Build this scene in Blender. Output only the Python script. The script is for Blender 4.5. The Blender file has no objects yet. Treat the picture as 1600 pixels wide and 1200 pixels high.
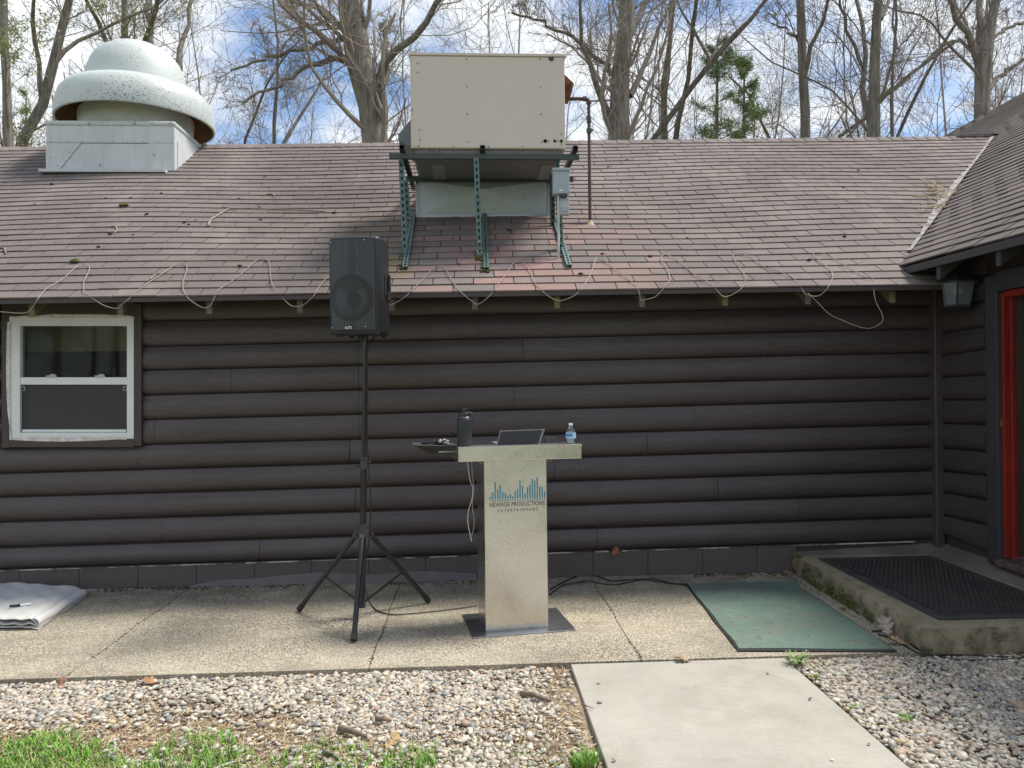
import bpy, math, random
import numpy as np
from mathutils import Vector, Matrix
random.seed(7)
SC = bpy.context.scene
COL = SC.collection
R = math.radians

# ------------------------------------------------------------------ camera
EYE = 1.55
YAW, ROLL = R(3.0), 0.011
FPX = 1200.0
cF = Vector((math.sin(YAW), math.cos(YAW), 0)); cR0 = Vector((math.cos(YAW), -math.sin(YAW), 0)); cZ = Vector((0, 0, 1))
cR = cR0*math.cos(ROLL) - cZ*math.sin(ROLL); cU = cR0*math.sin(ROLL) + cZ*math.cos(ROLL)
cam = bpy.data.objects.new('camera', bpy.data.cameras.new('camera')); COL.objects.link(cam)
cam.matrix_world = Matrix(((cR.x, cU.x, -cF.x, 0), (cR.y, cU.y, -cF.y, 0), (cR.z, cU.z, -cF.z, EYE), (0, 0, 0, 1)))
cam.data.sensor_width = 36; cam.data.lens = 36*FPX/1600; cam.data.clip_end = 2000; cam.data.clip_start = 0.05
SC.camera = cam

# ------------------------------------------------------------------ world and sun
SUN_DIR = Vector((0.80, 0.22, 0)).normalized()      # towards the sun, seen from above
SUN_EL = R(61)
w = bpy.data.worlds.new('World'); SC.world = w; w.use_nodes = True
nt = w.node_tree; N = nt.nodes; L = nt.links; N.clear()
wo = N.new('ShaderNodeOutputWorld'); bg = N.new('ShaderNodeBackground')
sky = N.new('ShaderNodeTexSky'); sky.sky_type = 'NISHITA'; sky.sun_disc = False
sky.sun_elevation = SUN_EL; sky.sun_rotation = math.atan2(SUN_DIR.x, SUN_DIR.y)
sky.air_density = 1.0; sky.dust_density = 0.05; sky.ozone_density = 4.0
tc = N.new('ShaderNodeTexCoord'); sp = N.new('ShaderNodeSeparateXYZ'); L.new(tc.outputs['Generated'], sp.inputs[0])
mz = N.new('ShaderNodeMath'); mz.operation = 'MAXIMUM'; L.new(sp.outputs[2], mz.inputs[0]); mz.inputs[1].default_value = 0.0
ad = N.new('ShaderNodeMath'); ad.operation = 'ADD'; L.new(mz.outputs[0], ad.inputs[0]); ad.inputs[1].default_value = 0.22
dv = []
for k in (0, 1):
    d = N.new('ShaderNodeMath'); d.operation = 'DIVIDE'; L.new(sp.outputs[k], d.inputs[0]); L.new(ad.outputs[0], d.inputs[1]); dv.append(d)
cb = N.new('ShaderNodeCombineXYZ'); L.new(dv[0].outputs[0], cb.inputs[0]); L.new(dv[1].outputs[0], cb.inputs[1]); cb.inputs[2].default_value = 61.7
n1 = N.new('ShaderNodeTexNoise'); n1.inputs['Scale'].default_value = 2.0; n1.inputs['Detail'].default_value = 9; n1.inputs['Roughness'].default_value = .58
n1.inputs['Distortion'].default_value = .25
L.new(cb.outputs[0], n1.inputs['Vector'])
cr = N.new('ShaderNodeValToRGB'); cr.color_ramp.elements[0].position = .385; cr.color_ramp.elements[1].position = .54
L.new(n1.outputs['Fac'], cr.inputs[0])
n2 = N.new('ShaderNodeTexNoise'); n2.inputs['Scale'].default_value = 3.2; n2.inputs['Detail'].default_value = 7; L.new(cb.outputs[0], n2.inputs['Vector'])
cc = N.new('ShaderNodeValToRGB'); cc.color_ramp.elements[0].position = .3; cc.color_ramp.elements[1].position = .7
cc.color_ramp.elements[0].color = (4.6, 5.0, 5.5, 1); cc.color_ramp.elements[1].color = (7.4, 7.5, 7.6, 1)
L.new(n2.outputs['Fac'], cc.inputs[0])
mx = N.new('ShaderNodeMix'); mx.data_type = 'RGBA'; L.new(cr.outputs[0], mx.inputs[0]); L.new(sky.outputs[0], mx.inputs[6]); L.new(cc.outputs[0], mx.inputs[7])
L.new(mx.outputs[2], bg.inputs[0]); bg.inputs[1].default_value = 0.105
L.new(bg.outputs[0], wo.inputs[0])
sun = bpy.data.objects.new('sun', bpy.data.lights.new('sun', 'SUN')); COL.objects.link(sun)
sun.data.energy = 3.4; sun.data.angle = R(15); sun.data.color = (1, .94, .84)
sv = Vector((SUN_DIR.x*math.cos(SUN_EL), SUN_DIR.y*math.cos(SUN_EL), math.sin(SUN_EL)))
sun.rotation_euler = (-sv).to_track_quat('-Z', 'Y').to_euler(); sun.location = (5, 0, 12)
VS = SC.view_settings; VS.view_transform = 'Standard'; VS.look = 'None'; VS.exposure = 0.72; VS.gamma = 1; VS.use_curve_mapping = False

# ------------------------------------------------------------------ pixel -> place helpers
def ray(px, py):
    u, v = px-800, 600-py
    return cF*FPX + cR*u + cU*v
def on_y(px, py, Y):
    d = ray(px, py); return Vector((0, 0, EYE)) + d*(Y/d.y)
def on_x(px, py, X):
    d = ray(px, py); return Vector((0, 0, EYE)) + d*(X/d.x)
def on_z(px, py, Z=0.0):
    d = ray(px, py); return Vector((0, 0, EYE)) + d*((Z-EYE)/d.z)
def at_d(px, py, D):
    return Vector((0, 0, EYE)) + ray(px, py)*(D/FPX)

# ------------------------------------------------------------------ mesh helpers
class MB:
    def __init__(s): s.v = []; s.f = []
    def add(s, v, f):
        b = len(s.v); s.v += [tuple(p) for p in v]; s.f += [tuple(b+i for i in q) for q in f]; return s
    def box(s, a, b):
        (x0, y0, z0), (x1, y1, z1) = a, b
        return s.add([(x0,y0,z0),(x1,y0,z0),(x1,y1,z0),(x0,y1,z0),(x0,y0,z1),(x1,y0,z1),(x1,y1,z1),(x0,y1,z1)],
                     [(0,3,2,1),(4,5,6,7),(0,1,5,4),(1,2,6,5),(2,3,7,6),(3,0,4,7)])
    def hexa(s, v8):
        return s.add(v8, [(0,3,2,1),(4,5,6,7),(0,1,5,4),(1,2,6,5),(2,3,7,6),(3,0,4,7)])
    def slab(s, quad, n):      # quad of 4 points thickened along vector n
        n = Vector(n); q = [Vector(p) for p in quad]
        return s.hexa(q + [p+n for p in q])
    def bar(s, a, b, wx, wy, up=(0, 0, 1)):   # rectangular bar a->b
        a, b = Vector(a), Vector(b); t = (b-a).normalized(); up = Vector(up)
        sx = t.cross(up)
        if sx.length < 1e-3: sx = t.cross(Vector((1, 0, 0)))
        sx.normalize(); sy = sx.cross(t).normalized()
        o = [(-1,-1),(1,-1),(1,1),(-1,1)]
        return s.hexa([a+sx*(i*wx/2)+sy*(j*wy/2) for i, j in o] + [b+sx*(i*wx/2)+sy*(j*wy/2) for i, j in o])
    def tube(s, pts, rad, n=8, cap=True):
        pts = [Vector(p) for p in pts]; m = len(pts)
        if not hasattr(rad, '__len__'): rad = [rad]*m
        ref = None; vs = []; 
        for i, p in enumerate(pts):
            t = (pts[min(i+1, m-1)] - pts[max(i-1, 0)]).normalized()
            if ref is None:
                ref = t.cross(Vector((0, 0, 1)))
                if ref.length < 1e-2: ref = t.cross(Vector((1, 0, 0)))
            u = (ref - t*ref.dot(t)).normalized(); ref = u; q = t.cross(u)
            for k in range(n):
                a = 2*math.pi*k/n; vs.append(p + (u*math.cos(a)+q*math.sin(a))*rad[i])
        fs = [(i*n+k, i*n+(k+1)%n, (i+1)*n+(k+1)%n, (i+1)*n+k) for i in range(m-1) for k in range(n)]
        if cap: fs += [tuple(range(n-1, -1, -1)), tuple((m-1)*n+k for k in range(n))]
        return s.add(vs, fs)
    def lathe(s, prof, n=32, c=(0, 0, 0), cap=False):   # prof: (r, z)
        vs = []
        for r, z in prof:
            for k in range(n):
                a = 2*math.pi*k/n; vs.append((c[0]+r*math.cos(a), c[1]+r*math.sin(a), c[2]+z))
        m = len(prof)
        fs = [(i*n+k, i*n+(k+1)%n, (i+1)*n+(k+1)%n, (i+1)*n+k) for i in range(m-1) for k in range(n)]
        if cap: fs += [tuple(range(n-1, -1, -1)), tuple((m-1)*n+k for k in range(n))]
        return s.add(vs, fs)
    def prism(s, poly, vec):
        n = len(poly); vec = Vector(vec); p = [Vector(q) for q in poly]
        return s.add(p+[q+vec for q in p], [tuple(range(n-1, -1, -1)), tuple(range(n, 2*n))] + [(i, (i+1) % n, n+(i+1) % n, n+i) for i in range(n)])
    def build(s, name, m, parent=None, local=False, smooth=False, bevel=0, sharp=35):
        off = Vector((0, 0, 0))
        if parent is not None and not local: off = root_of(parent).location
        me = bpy.data.meshes.new(name)
        me.from_pydata([(a-off.x, b-off.y, c-off.z) for a, b, c in s.v], [], s.f)
        import bmesh
        bm = bmesh.new(); bm.from_mesh(me); bmesh.ops.recalc_face_normals(bm, faces=bm.faces); bm.to_mesh(me); bm.free()
        me.materials.append(m)
        if smooth:
            me.polygons.foreach_set('use_smooth', [True]*len(me.polygons)); me.set_sharp_from_angle(angle=R(sharp))
        o = bpy.data.objects.new(name, me); COL.objects.link(o); o.parent = parent
        if bevel:
            b = o.modifiers.new('bevel', 'BEVEL'); b.width = bevel; b.segments = 2; b.limit_method = 'ANGLE'; b.angle_limit = R(40)
        return o
def root_of(o):
    while o.parent is not None: o = o.parent
    return o
def tag(o, label=None, cat=None, group=None, kind=None):
    if label: o['label'] = label
    if cat: o['category'] = cat
    if group: o['group'] = group
    if kind: o['kind'] = kind
    return o
def thing(name, label, cat, loc=(0, 0, 0), rz=0, group=None):
    o = bpy.data.objects.new(name, None); COL.objects.link(o); o.empty_display_size = .1
    o.location = loc; o.rotation_euler = (0, 0, rz); return tag(o, label, cat, group)
def np_mesh(name, V, F, mats, parent=None, attrs=None, smooth=False):
    V = np.asarray(V, dtype=np.float32); F = np.asarray(F, dtype=np.int32)
    if parent is not None:
        l = root_of(parent).location; V = V - np.array([l.x, l.y, l.z], dtype=np.float32)
    me = bpy.data.meshes.new(name); k = F.shape[1]
    me.vertices.add(len(V)); me.vertices.foreach_set('co', V.ravel())
    me.loops.add(F.size); me.loops.foreach_set('vertex_index', F.ravel())
    me.polygons.add(len(F)); me.polygons.foreach_set('loop_start', np.arange(0, F.size, k, dtype=np.int32))
    me.update(calc_edges=True)
    me.polygons.foreach_set('use_smooth', np.full(len(F), bool(smooth)))
    for nm, arr in (attrs or {}).items():
        a = me.attributes.new(nm, 'FLOAT_COLOR', 'POINT'); a.data.foreach_set('color', np.asarray(arr, dtype=np.float32).ravel())
    me.materials.append(mats)
    o = bpy.data.objects.new(name, me); COL.objects.link(o); o.parent = parent
    return o

# ------------------------------------------------------------------ materials
def newmat(name):
    m = bpy.data.materials.new(name); m.use_nodes = True
    return m, m.node_tree.nodes, m.node_tree.links, m.node_tree.nodes['Principled BSDF']
def noise(N, L, scale, detail=5, rough=.6, vec=None, stretch=None, coord='Object', dist=0):
    n = N.new('ShaderNodeTexNoise'); n.inputs['Scale'].default_value = scale; n.inputs['Detail'].default_value = detail
    n.inputs['Roughness'].default_value = rough; n.inputs['Distortion'].default_value = dist
    if coord == 'World': src = N.new('ShaderNodeNewGeometry').outputs['Position']
    else: src = N.new('ShaderNodeTexCoord').outputs[coord]
    if stretch:
        mp = N.new('ShaderNodeMapping'); mp.inputs['Scale'].default_value = stretch; L.new(src, mp.inputs[0]); src = mp.outputs[0]
    L.new(src, n.inputs['Vector']); return n.outputs['Fac']
def ramp(N, L, fac, p0, p1, c0=(0,0,0,1), c1=(1,1,1,1)):
    r = N.new('ShaderNodeValToRGB'); r.color_ramp.elements[0].position = p0; r.color_ramp.elements[1].position = p1
    r.color_ramp.elements[0].color = c0; r.color_ramp.elements[1].color = c1; L.new(fac, r.inputs[0]); return r.outputs[0]
def mix(N, L, fac, a, b, mode='MIX'):
    m = N.new('ShaderNodeMix'); m.data_type = 'RGBA'; m.blend_type = mode
    for i, x in ((0, fac), (6, a), (7, b)):
        if hasattr(x, 'is_linked'): L.new(x, m.inputs[i])
        elif i == 0: m.inputs[0].default_value = x
        else: m.inputs[i].default_value = (*x, 1) if len(x) == 3 else x
    return m.outputs[2]
def math_(N, L, op, a, b=None):
    m = N.new('ShaderNodeMath'); m.operation = op
    for i, x in ((0, a), (1, b)):
        if x is None: continue
        if hasattr(x, 'is_linked'): L.new(x, m.inputs[i])
        else: m.inputs[i].default_value = x
    return m.outputs[0]
def bump(N, L, B, h, strength, dist=.01):
    b = N.new('ShaderNodeBump'); b.inputs['Strength'].default_value = strength; b.inputs['Distance'].default_value = dist
    L.new(h, b.inputs['Height']); L.new(b.outputs[0], B.inputs['Normal'])
def simple(name, c, rough=.6, metal=0, c2=None, scale=8, var=.5, bs=0, bscale=60, bdist=.003, stretch=None, coord='Object', spec=.5):
    m, N, L, B = newmat(name)
    B.inputs['Roughness'].default_value = rough; B.inputs['Metallic'].default_value = metal; B.inputs['Specular IOR Level'].default_value = spec
    c2 = c2 or tuple(x*.72 for x in c)
    f = noise(N, L, scale, 6, .65, stretch=stretch, coord=coord)
    L.new(mix(N, L, ramp(N, L, f, .5-var/2, .5+var/2), c2, c), B.inputs['Base Color'])
    if bs: bump(N, L, B, noise(N, L, bscale, 4, .6, stretch=stretch, coord=coord), bs, bdist)
    return m

# painted log siding: semi-gloss dark brown with faint grain, chips of red undercoat and pale specks
def log_mat():
    m, N, L, B = newmat('brown_log_paint')
    base = mix(N, L, ramp(N, L, noise(N, L, 1.3, 5, .6, coord='World', stretch=(1, 1, 3)), .3, .7), (.049, .037, .037), (.070, .055, .056))
    gr = noise(N, L, 14, 8, .7, coord='World', stretch=(.6, 6, 14), dist=.6)
    base = mix(N, L, ramp(N, L, gr, .46, .58), mix(N, L, .22, base, (.02, .016, .016)), mix(N, L, .18, base, (.13, .11, .11)))
    red = ramp(N, L, noise(N, L, 2.6, 8, .75, coord='World', stretch=(1, 1, 12)), .655, .70)
    base = mix(N, L, math_(N, L, 'MULTIPLY', red, .75), base, (.085, .024, .018))
    kv = N.new('ShaderNodeTexVoronoi'); kg = N.new('ShaderNodeNewGeometry'); km = N.new('ShaderNodeMapping'); km.inputs['Scale'].default_value = (1.5, .2, 3.6); L.new(kg.outputs['Position'], km.inputs[0]); L.new(km.outputs[0], kv.inputs['Vector']); kv.inputs['Scale'].default_value = 1.25
    kn = ramp(N, L, kv.outputs['Distance'], .035, .06, (1, 1, 1, 1), (0, 0, 0, 1))
    base = mix(N, L, math_(N, L, 'MULTIPLY', kn, .8), base, (.022, .016, .015))
    chip = ramp(N, L, noise(N, L, 7, 8, .75, coord='World', stretch=(1, 1, 5)), .705, .72)
    base = mix(N, L, math_(N, L, 'MULTIPLY', chip, .7), base, (.17, .125, .10))
    speck = ramp(N, L, noise(N, L, 30, 3, .5, coord='World'), .755, .77)
    base = mix(N, L, math_(N, L, 'MULTIPLY', speck, .6), base, (.3, .28, .26))
    # dusty lower courses
    g = N.new('ShaderNodeNewGeometry'); s = N.new('ShaderNodeSeparateXYZ'); L.new(g.outputs['Position'], s.inputs[0])
    mr = N.new('ShaderNodeMapRange'); mr.inputs[1].default_value = .9; mr.inputs[2].default_value = .05; L.new(s.outputs[2], mr.inputs[0])
    dust = math_(N, L, 'MULTIPLY', mr.outputs[0], ramp(N, L, noise(N, L, 3, 8, .7, coord='World', stretch=(1, 1, 2)), .4, .75))
    base = mix(N, L, math_(N, L, 'MULTIPLY', dust, .35), base, (.12, .105, .095))
    L.new(base, B.inputs['Base Color']); B.inputs['Roughness'].default_value = .5; B.inputs['Specular IOR Level'].default_value = .6
    L.new(ramp(N, L, gr, .3, .7, (.36,.36,.36,1), (.55,.55,.55,1)), B.inputs['Roughness'])
    crk = ramp(N, L, noise(N, L, 5, 6, .6, coord='World', stretch=(.7, 5, 16), dist=1.2), .36, .40)
    bump(N, L, B, math_(N, L, 'ADD', gr, math_(N, L, 'MULTIPLY', crk, 1.6)), .32, .007)
    return m
M_LOG = log_mat()
M_TRIM = simple('brown_trim_paint', (.062, .049, .047), .5, c2=(.048, .037, .036), scale=5, bs=.15, bscale=40)
M_TRIMGREY = simple('slate_trim_paint', (.052, .051, .058), .5, c2=(.040, .040, .046), scale=5, bs=.12, bscale=40)
M_RED = simple('red_frame_paint', (.30, .022, .014), .42, c2=(.15, .014, .010), scale=3, bs=.1, bscale=30)
M_WHITE = simple('white_vinyl', (.74, .77, .78), .4, c2=(.66, .69, .70), scale=6)
M_SMEAR = simple('white_paint_smear', (.72, .72, .72), .7, c2=(.5, .45, .43), scale=25, var=.3)
M_DARK = simple('dark_interior', (.014, .012, .010), .8, c2=(.006, .006, .006), scale=2)
M_OCHRE = simple('ochre_wall', (.34, .25, .08), .8, c2=(.36, .26, .08), scale=2)
M_BLUE = simple('navy_cloth', (.02, .025, .06), .8, scale=3)
M_SOFFIT = simple('dark_soffit_boards', (.022, .018, .018), .7, scale=3)
M_BLACK = simple('black_plastic', (.018, .019, .022), .42, c2=(.010, .011, .013), scale=6, bs=.25, bscale=350, bdist=.001)
M_BLACKMET = simple('black_powder_coat', (.014, .015, .016), .3, c2=(.009, .009, .010), scale=9, spec=.6)
M_HUB = simple('dark_grey_nylon', (.05, .052, .055), .5, scale=9)
M_RUBBER = simple('black_rubber', (.016, .016, .017), .65, c2=(.03, .029, .027), scale=5, bs=.2, bscale=120, bdist=.002)
M_MATH = simple('mat_rubber_dusty', (.040, .042, .044), .5, c2=(.075, .072, .066), scale=6, var=.35, bs=.2, bscale=150, bdist=.002)
M_STEEL = simple('galvanised_clean', (.55, .56, .56), .35, 1, c2=(.42, .43, .44), scale=7)
M_RUST = simple('rusty_iron', (.30, .10, .03), .8, c2=(.10, .035, .015), scale=12, bs=.4, bscale=60)
M_PIPE = simple('weathered_gas_pipe', (.11, .075, .07), .6, c2=(.07, .05, .05), scale=14, bs=.3, bscale=60)
M_GREYBOX = simple('grey_electrical_enclosure', (.36, .42, .46), .45, c2=(.30, .35, .39), scale=9)
M_CONDUIT = simple('white_conduit', (.55, .55, .52), .5, c2=(.4, .4, .38), scale=14)
M_BRICKRED = simple('tail_wood', (.20, .155, .14), .8, c2=(.10, .08, .07), scale=14, bs=.5, bscale=40)
M_TAILMOSS = simple('mossy_tail_wood', (.20, .185, .08), .9, c2=(.10, .09, .05), scale=18, bs=.6, bscale=60)
M_CABLE = simple('pale_weathered_cable', (.36, .31, .28), .6, c2=(.24, .20, .18), scale=6)
M_CORD = simple('black_cord', (.013, .013, .014), .45, scale=6)
M_WCORD = simple('white_cord', (.6, .6, .58), .5, scale=6)
M_BARK = None

def shingle_mat(name, dark=1.0):
    m, N, L, B = newmat(name)
    at = N.new('ShaderNodeAttribute'); at.attribute_name = 'tone'
    rnd = N.new('ShaderNodeObjectInfo')
    big = noise(N, L, .55, 4, .55, coord='World')
    med = noise(N, L, 2.2, 5, .6, coord='World', stretch=(1, .6, .6))
    c = mix(N, L, ramp(N, L, big, .35, .65), (.120*dark, .103*dark, .098*dark), (.166*dark, .141*dark, .134*dark))
    c = mix(N, L, math_(N, L, 'MULTIPLY', ramp(N, L, med, .48, .70), .6), c, (.235*dark, .198*dark, .188*dark))
    # sheltered ruddy shingles below the rooftop unit, its soft shadow painted in beside it with some staining
    g = N.new('ShaderNodeNewGeometry'); s = N.new('ShaderNodeSeparateXYZ'); L.new(g.outputs['Position'], s.inputs[0])
    if dark == 1.0:
        def band(out, c0, wd):
            a = math_(N, L, 'ABSOLUTE', math_(N, L, 'SUBTRACT', out, c0)); a = math_(N, L, 'DIVIDE', a, wd)
            return math_(N, L, 'MAXIMUM', math_(N, L, 'SUBTRACT', 1.0, math_(N, L, 'MULTIPLY', a, a)), 0.0)
        redm = math_(N, L, 'MULTIPLY', band(s.outputs[0], .25, 1.6), band(s.outputs[1], 6.0, 1.4))
        redm = math_(N, L, 'MULTIPLY', redm, ramp(N, L, at.outputs['Fac'], .2, .8))
        c = mix(N, L, math_(N, L, 'MULTIPLY', redm, .62), c, (.27, .150, .132))
        shade_stain = math_(N, L, 'MULTIPLY', band(s.outputs[0], -1.15, 1.25), band(s.outputs[1], 7.1, 2.5))
        shade_stain = math_(N, L, 'MULTIPLY', shade_stain, ramp(N, L, noise(N, L, 1.4, 6, .6, coord='World'), .3, .6))
        c = mix(N, L, math_(N, L, 'MULTIPLY', shade_stain, .78), c, (.075, .062, .056))
        mo = math_(N, L, 'MULTIPLY', band(s.outputs[0], -.78, .42), band(s.outputs[1], 6.3, .9))
        mo = math_(N, L, 'MULTIPLY', mo, ramp(N, L, noise(N, L, 9, 6, .7, coord='World'), .45, .62))
        c = mix(N, L, mo, c, (.17, .13, .035))
    tn = mix(N, L, at.outputs['Fac'], (.86, .86, .87), (1.10, 1.07, 1.06))
    c = mix(N, L, 1.0, c, tn, 'MULTIPLY')
    gran = noise(N, L, 160, 3, .7, coord='World')
    c = mix(N, L, math_(N, L, 'MULTIPLY', ramp(N, L, gran, .42, .62), .42), c, mix(N, L, .6, c, (.42, .38, .35)))
    c = mix(N, L, ramp(N, L, noise(N, L, 45, 6, .7, coord='World'), .70, .76), c, (.33, .33, .28))
    L.new(c, B.inputs['Base Color']); B.inputs['Roughness'].default_value = .92; B.inputs['Specular IOR Level'].default_value = .25
    bump(N, L, B, gran, .5, .003); return m
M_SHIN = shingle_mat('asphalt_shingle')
M_SHINW = shingle_mat('asphalt_shingle_wing', .66)
M_DECK = simple('roof_underlay', (.03, .024, .023), .9)

def slab_mat():
    m, N, L, B = newmat('exposed_aggregate')
    v = N.new('ShaderNodeTexVoronoi'); v.inputs['Scale'].default_value = 105; v.inputs['Randomness'].default_value = 1
    g = N.new('ShaderNodeNewGeometry'); L.new(g.outputs['Position'], v.inputs['Vector'])
    vs = N.new('ShaderNodeSeparateColor'); L.new(v.outputs['Color'], vs.inputs[0])
    c = ramp(N, L, vs.outputs[0], .0, 1., (.27, .235, .17, 1), (.68, .63, .50, 1))
    c = mix(N, L, ramp(N, L, v.outputs['Distance'], .25, .75), c, (.15, .125, .095))
    big = noise(N, L, .9, 6, .6, coord='World')
    c = mix(N, L, math_(N, L, 'MULTIPLY', ramp(N, L, big, .40, .60), .6), c, mix(N, L, .55, c, (.62, .56, .42)))
    st = noise(N, L, 2.3, 8, .7, coord='World', stretch=(.7, 1.4, 1))
    c = mix(N, L, math_(N, L, 'MULTIPLY', ramp(N, L, st, .48, .62), .5), c, (.19, .165, .125))
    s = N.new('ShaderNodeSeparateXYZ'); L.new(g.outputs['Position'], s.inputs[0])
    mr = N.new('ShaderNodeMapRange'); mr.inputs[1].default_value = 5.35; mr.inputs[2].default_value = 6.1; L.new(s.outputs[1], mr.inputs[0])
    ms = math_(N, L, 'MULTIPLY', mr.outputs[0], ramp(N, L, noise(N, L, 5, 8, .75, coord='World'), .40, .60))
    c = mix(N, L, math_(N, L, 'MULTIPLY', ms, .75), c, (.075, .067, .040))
    L.new(c, B.inputs['Base Color']); B.inputs['Roughness'].default_value = .9
    bump(N, L, B, math_(N, L, 'SUBTRACT', 1.0, v.outputs['Distance']), .8, .006); return m
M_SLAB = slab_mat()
def concrete(name, c, c2, moss=0, sc=1.0):
    m, N, L, B = newmat(name)
    b = mix(N, L, ramp(N, L, noise(N, L, 1.6*sc, 7, .65, coord='World'), .35, .68), c2, c)
    b = mix(N, L, math_(N, L, 'MULTIPLY', ramp(N, L, noise(N, L, 190, 3, .6, coord='World'), .35, .7), .3), b, tuple(x*.55 for x in c))
    b = mix(N, L, math_(N, L, 'MULTIPLY', ramp(N, L, noise(N, L, 6, 9, .8, coord='World', stretch=(2, .5, 1)), .58, .62), .18), b, tuple(min(1, x*1.3) for x in c))
    if moss:
        g = N.new('ShaderNodeNewGeometry'); s = N.new('ShaderNodeSeparateXYZ'); L.new(g.outputs['Normal'], s.inputs[0])
        side = math_(N, L, 'SUBTRACT', 1.0, math_(N, L, 'ABSOLUTE', s.outputs[2]))
        n = ramp(N, L, noise(N, L, 4.5, 8, .7, coord='World'), .42, .60)
        b = mix(N, L, math_(N, L, 'MULTIPLY', math_(N, L, 'MULTIPLY', side, n), .85), b, (.055, .050, .020))
        n3 = ramp(N, L, noise(N, L, 9, 8, .7, coord='World'), .52, .68)
        b = mix(N, L, math_(N, L, 'MULTIPLY', n3, .6), b, (.11, .10, .055))
    L.new(b, B.inputs['Base Color']); B.inputs['Roughness'].default_value = .9
    bump(N, L, B, noise(N, L, 75 if not moss else 38, 9, .8, coord='World'), .5 if not moss else 1.0, .004 if not moss else .03); return m
M_WALK = concrete('pale_walk_concrete', (.46, .44, .39), (.38, .36, .32))
def broom():
    m = M_WALK; N, L = m.node_tree.nodes, m.node_tree.links; B = N['Principled BSDF']
    old = B.inputs['Base Color'].links[0].from_socket
    br = noise(N, L, 30, 5, .7, coord='World', stretch=(.25, 6, 1))
    st = ramp(N, L, noise(N, L, 1.8, 9, .75, coord='World'), .47, .62)
    c = mix(N, L, math_(N, L, 'MULTIPLY', st, .5), old, (.27, .25, .21))
    c = mix(N, L, math_(N, L, 'MULTIPLY', ramp(N, L, br, .35, .65), .34), c, (.24, .225, .195))
    c = mix(N, L, math_(N, L, 'MULTIPLY', ramp(N, L, noise(N, L, 55, 4, .7, coord='World'), .68, .70), .6), c, (.15, .13, .10))
    L.new(c, B.inputs['Base Color']); bump(N, L, B, br, .35, .003)
broom()
M_STEP = concrete('mossy_step_concrete', (.62, .54, .37), (.34, .29, .19), 1, 2)
M_COVE = concrete('painted_mortar', (.22, .195, .18), (.12, .105, .098), 0, 2)
M_BLOCK = simple('brown_painted_block', (.080, .065, .063), .75, c2=(.11, .09, .087), scale=9, bs=.6, bscale=70, bdist=.004, coord='Generated')
M_DIRT = simple('sandy_dirt', (.36, .28, .19), .95, c2=(.17, .125, .08), scale=38, var=.4, bs=.8, bscale=60, bdist=.01, coord='Object')
M_LAWN = simple('lawn_soil', (.075, .12, .028), .95, c2=(.15, .13, .06), scale=3, bs=.9, bscale=60, bdist=.02)
M_GREENMAT = None
def greenmat():
    m, N, L, B = newmat('green_ribbed_carpet')
    c = mix(N, L, ramp(N, L, noise(N, L, 2.4, 7, .65, coord='World'), .33, .68), (.070, .115, .092), (.125, .195, .155))
    c = mix(N, L, math_(N, L, 'MULTIPLY', ramp(N, L, noise(N, L, 3.5, 8, .7, coord='World', stretch=(1, 1.6, 1)), .46, .62), .65), c, (.13, .125, .095))
    c = mix(N, L, ramp(N, L, noise(N, L, 26, 6, .75, coord='World'), .59, .62), c, (.045, .035, .022))
    c = mix(N, L, math_(N, L, 'MULTIPLY', ramp(N, L, noise(N, L, 240, 2, .6, coord='World'), .4, .6), .4), c, (.20, .29, .25))
    L.new(c, B.inputs['Base Color']); B.inputs['Roughness'].default_value = .95
    wv = N.new('ShaderNodeTexWave'); wv.inputs['Scale'].default_value = 24; wv.inputs['Distortion'].default_value = .4
    g = N.new('ShaderNodeNewGeometry'); L.new(g.outputs['Position'], wv.inputs['Vector']); wv.bands_direction = 'DIAGONAL'
    bump(N, L, B, wv.outputs['Fac'], .5, .004); return m
M_GREENMAT = greenmat()
def attrmat(name, rough=.6, bs=.2, bsc=120, spec=.4, trans=0):
    m, N, L, B = newmat(name); a = N.new('ShaderNodeAttribute'); a.attribute_name = 'col'
    f = noise(N, L, 90, 4, .6, coord='World')
    L.new(mix(N, L, math_(N, L, 'MULTIPLY', f, .35), a.outputs['Color'], mix(N, L, .5, a.outputs['Color'], (.3, .26, .2))), B.inputs['Base Color'])
    B.inputs['Roughness'].default_value = rough; B.inputs['Specular IOR Level'].default_value = spec
    if bs: bump(N, L, B, noise(N, L, bsc, 3, .6, coord='World'), bs, .002)
    return m
M_PEB = attrmat('river_pebble', .62)
M_GRASS = attrmat('grass_blade', .5, 0)
M_LEAF = attrmat('foliage', .5, 0)
def steel_brushed():
    m, N, L, B = newmat('swirl_brushed_stainless')
    B.inputs['Metallic'].default_value = 1
    tcx = N.new('ShaderNodeTexCoord'); arcs = None
    for sc_, fr in ((7.5, 34), (11, 55)):          # overlapping circular scour marks
        v = N.new('ShaderNodeTexVoronoi'); v.inputs['Scale'].default_value = sc_; L.new(tcx.outputs['Object'], v.inputs['Vector'])
        a = math_(N, L, 'SINE', math_(N, L, 'MULTIPLY', v.outputs['Distance'], fr)); arcs = a if arcs is None else math_(N, L, 'ADD', arcs, a)
    arcs = math_(N, L, 'MULTIPLY', arcs, ramp(N, L, noise(N, L, 4, 4, .6), .35, .65))
    cloud = noise(N, L, 3.0, 5, .6, dist=.8)
    L.new(mix(N, L, ramp(N, L, cloud, .3, .7), (.58, .56, .52), (.73, .71, .67)), B.inputs['Base Color'])
    r = math_(N, L, 'ADD', math_(N, L, 'MULTIPLY', arcs, .03), ramp(N, L, cloud, .3, .7, (.22,.22,.22,1), (.34,.34,.34,1)))
    L.new(r, B.inputs['Roughness']); bump(N, L, B, arcs, .035, .003); return m
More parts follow.
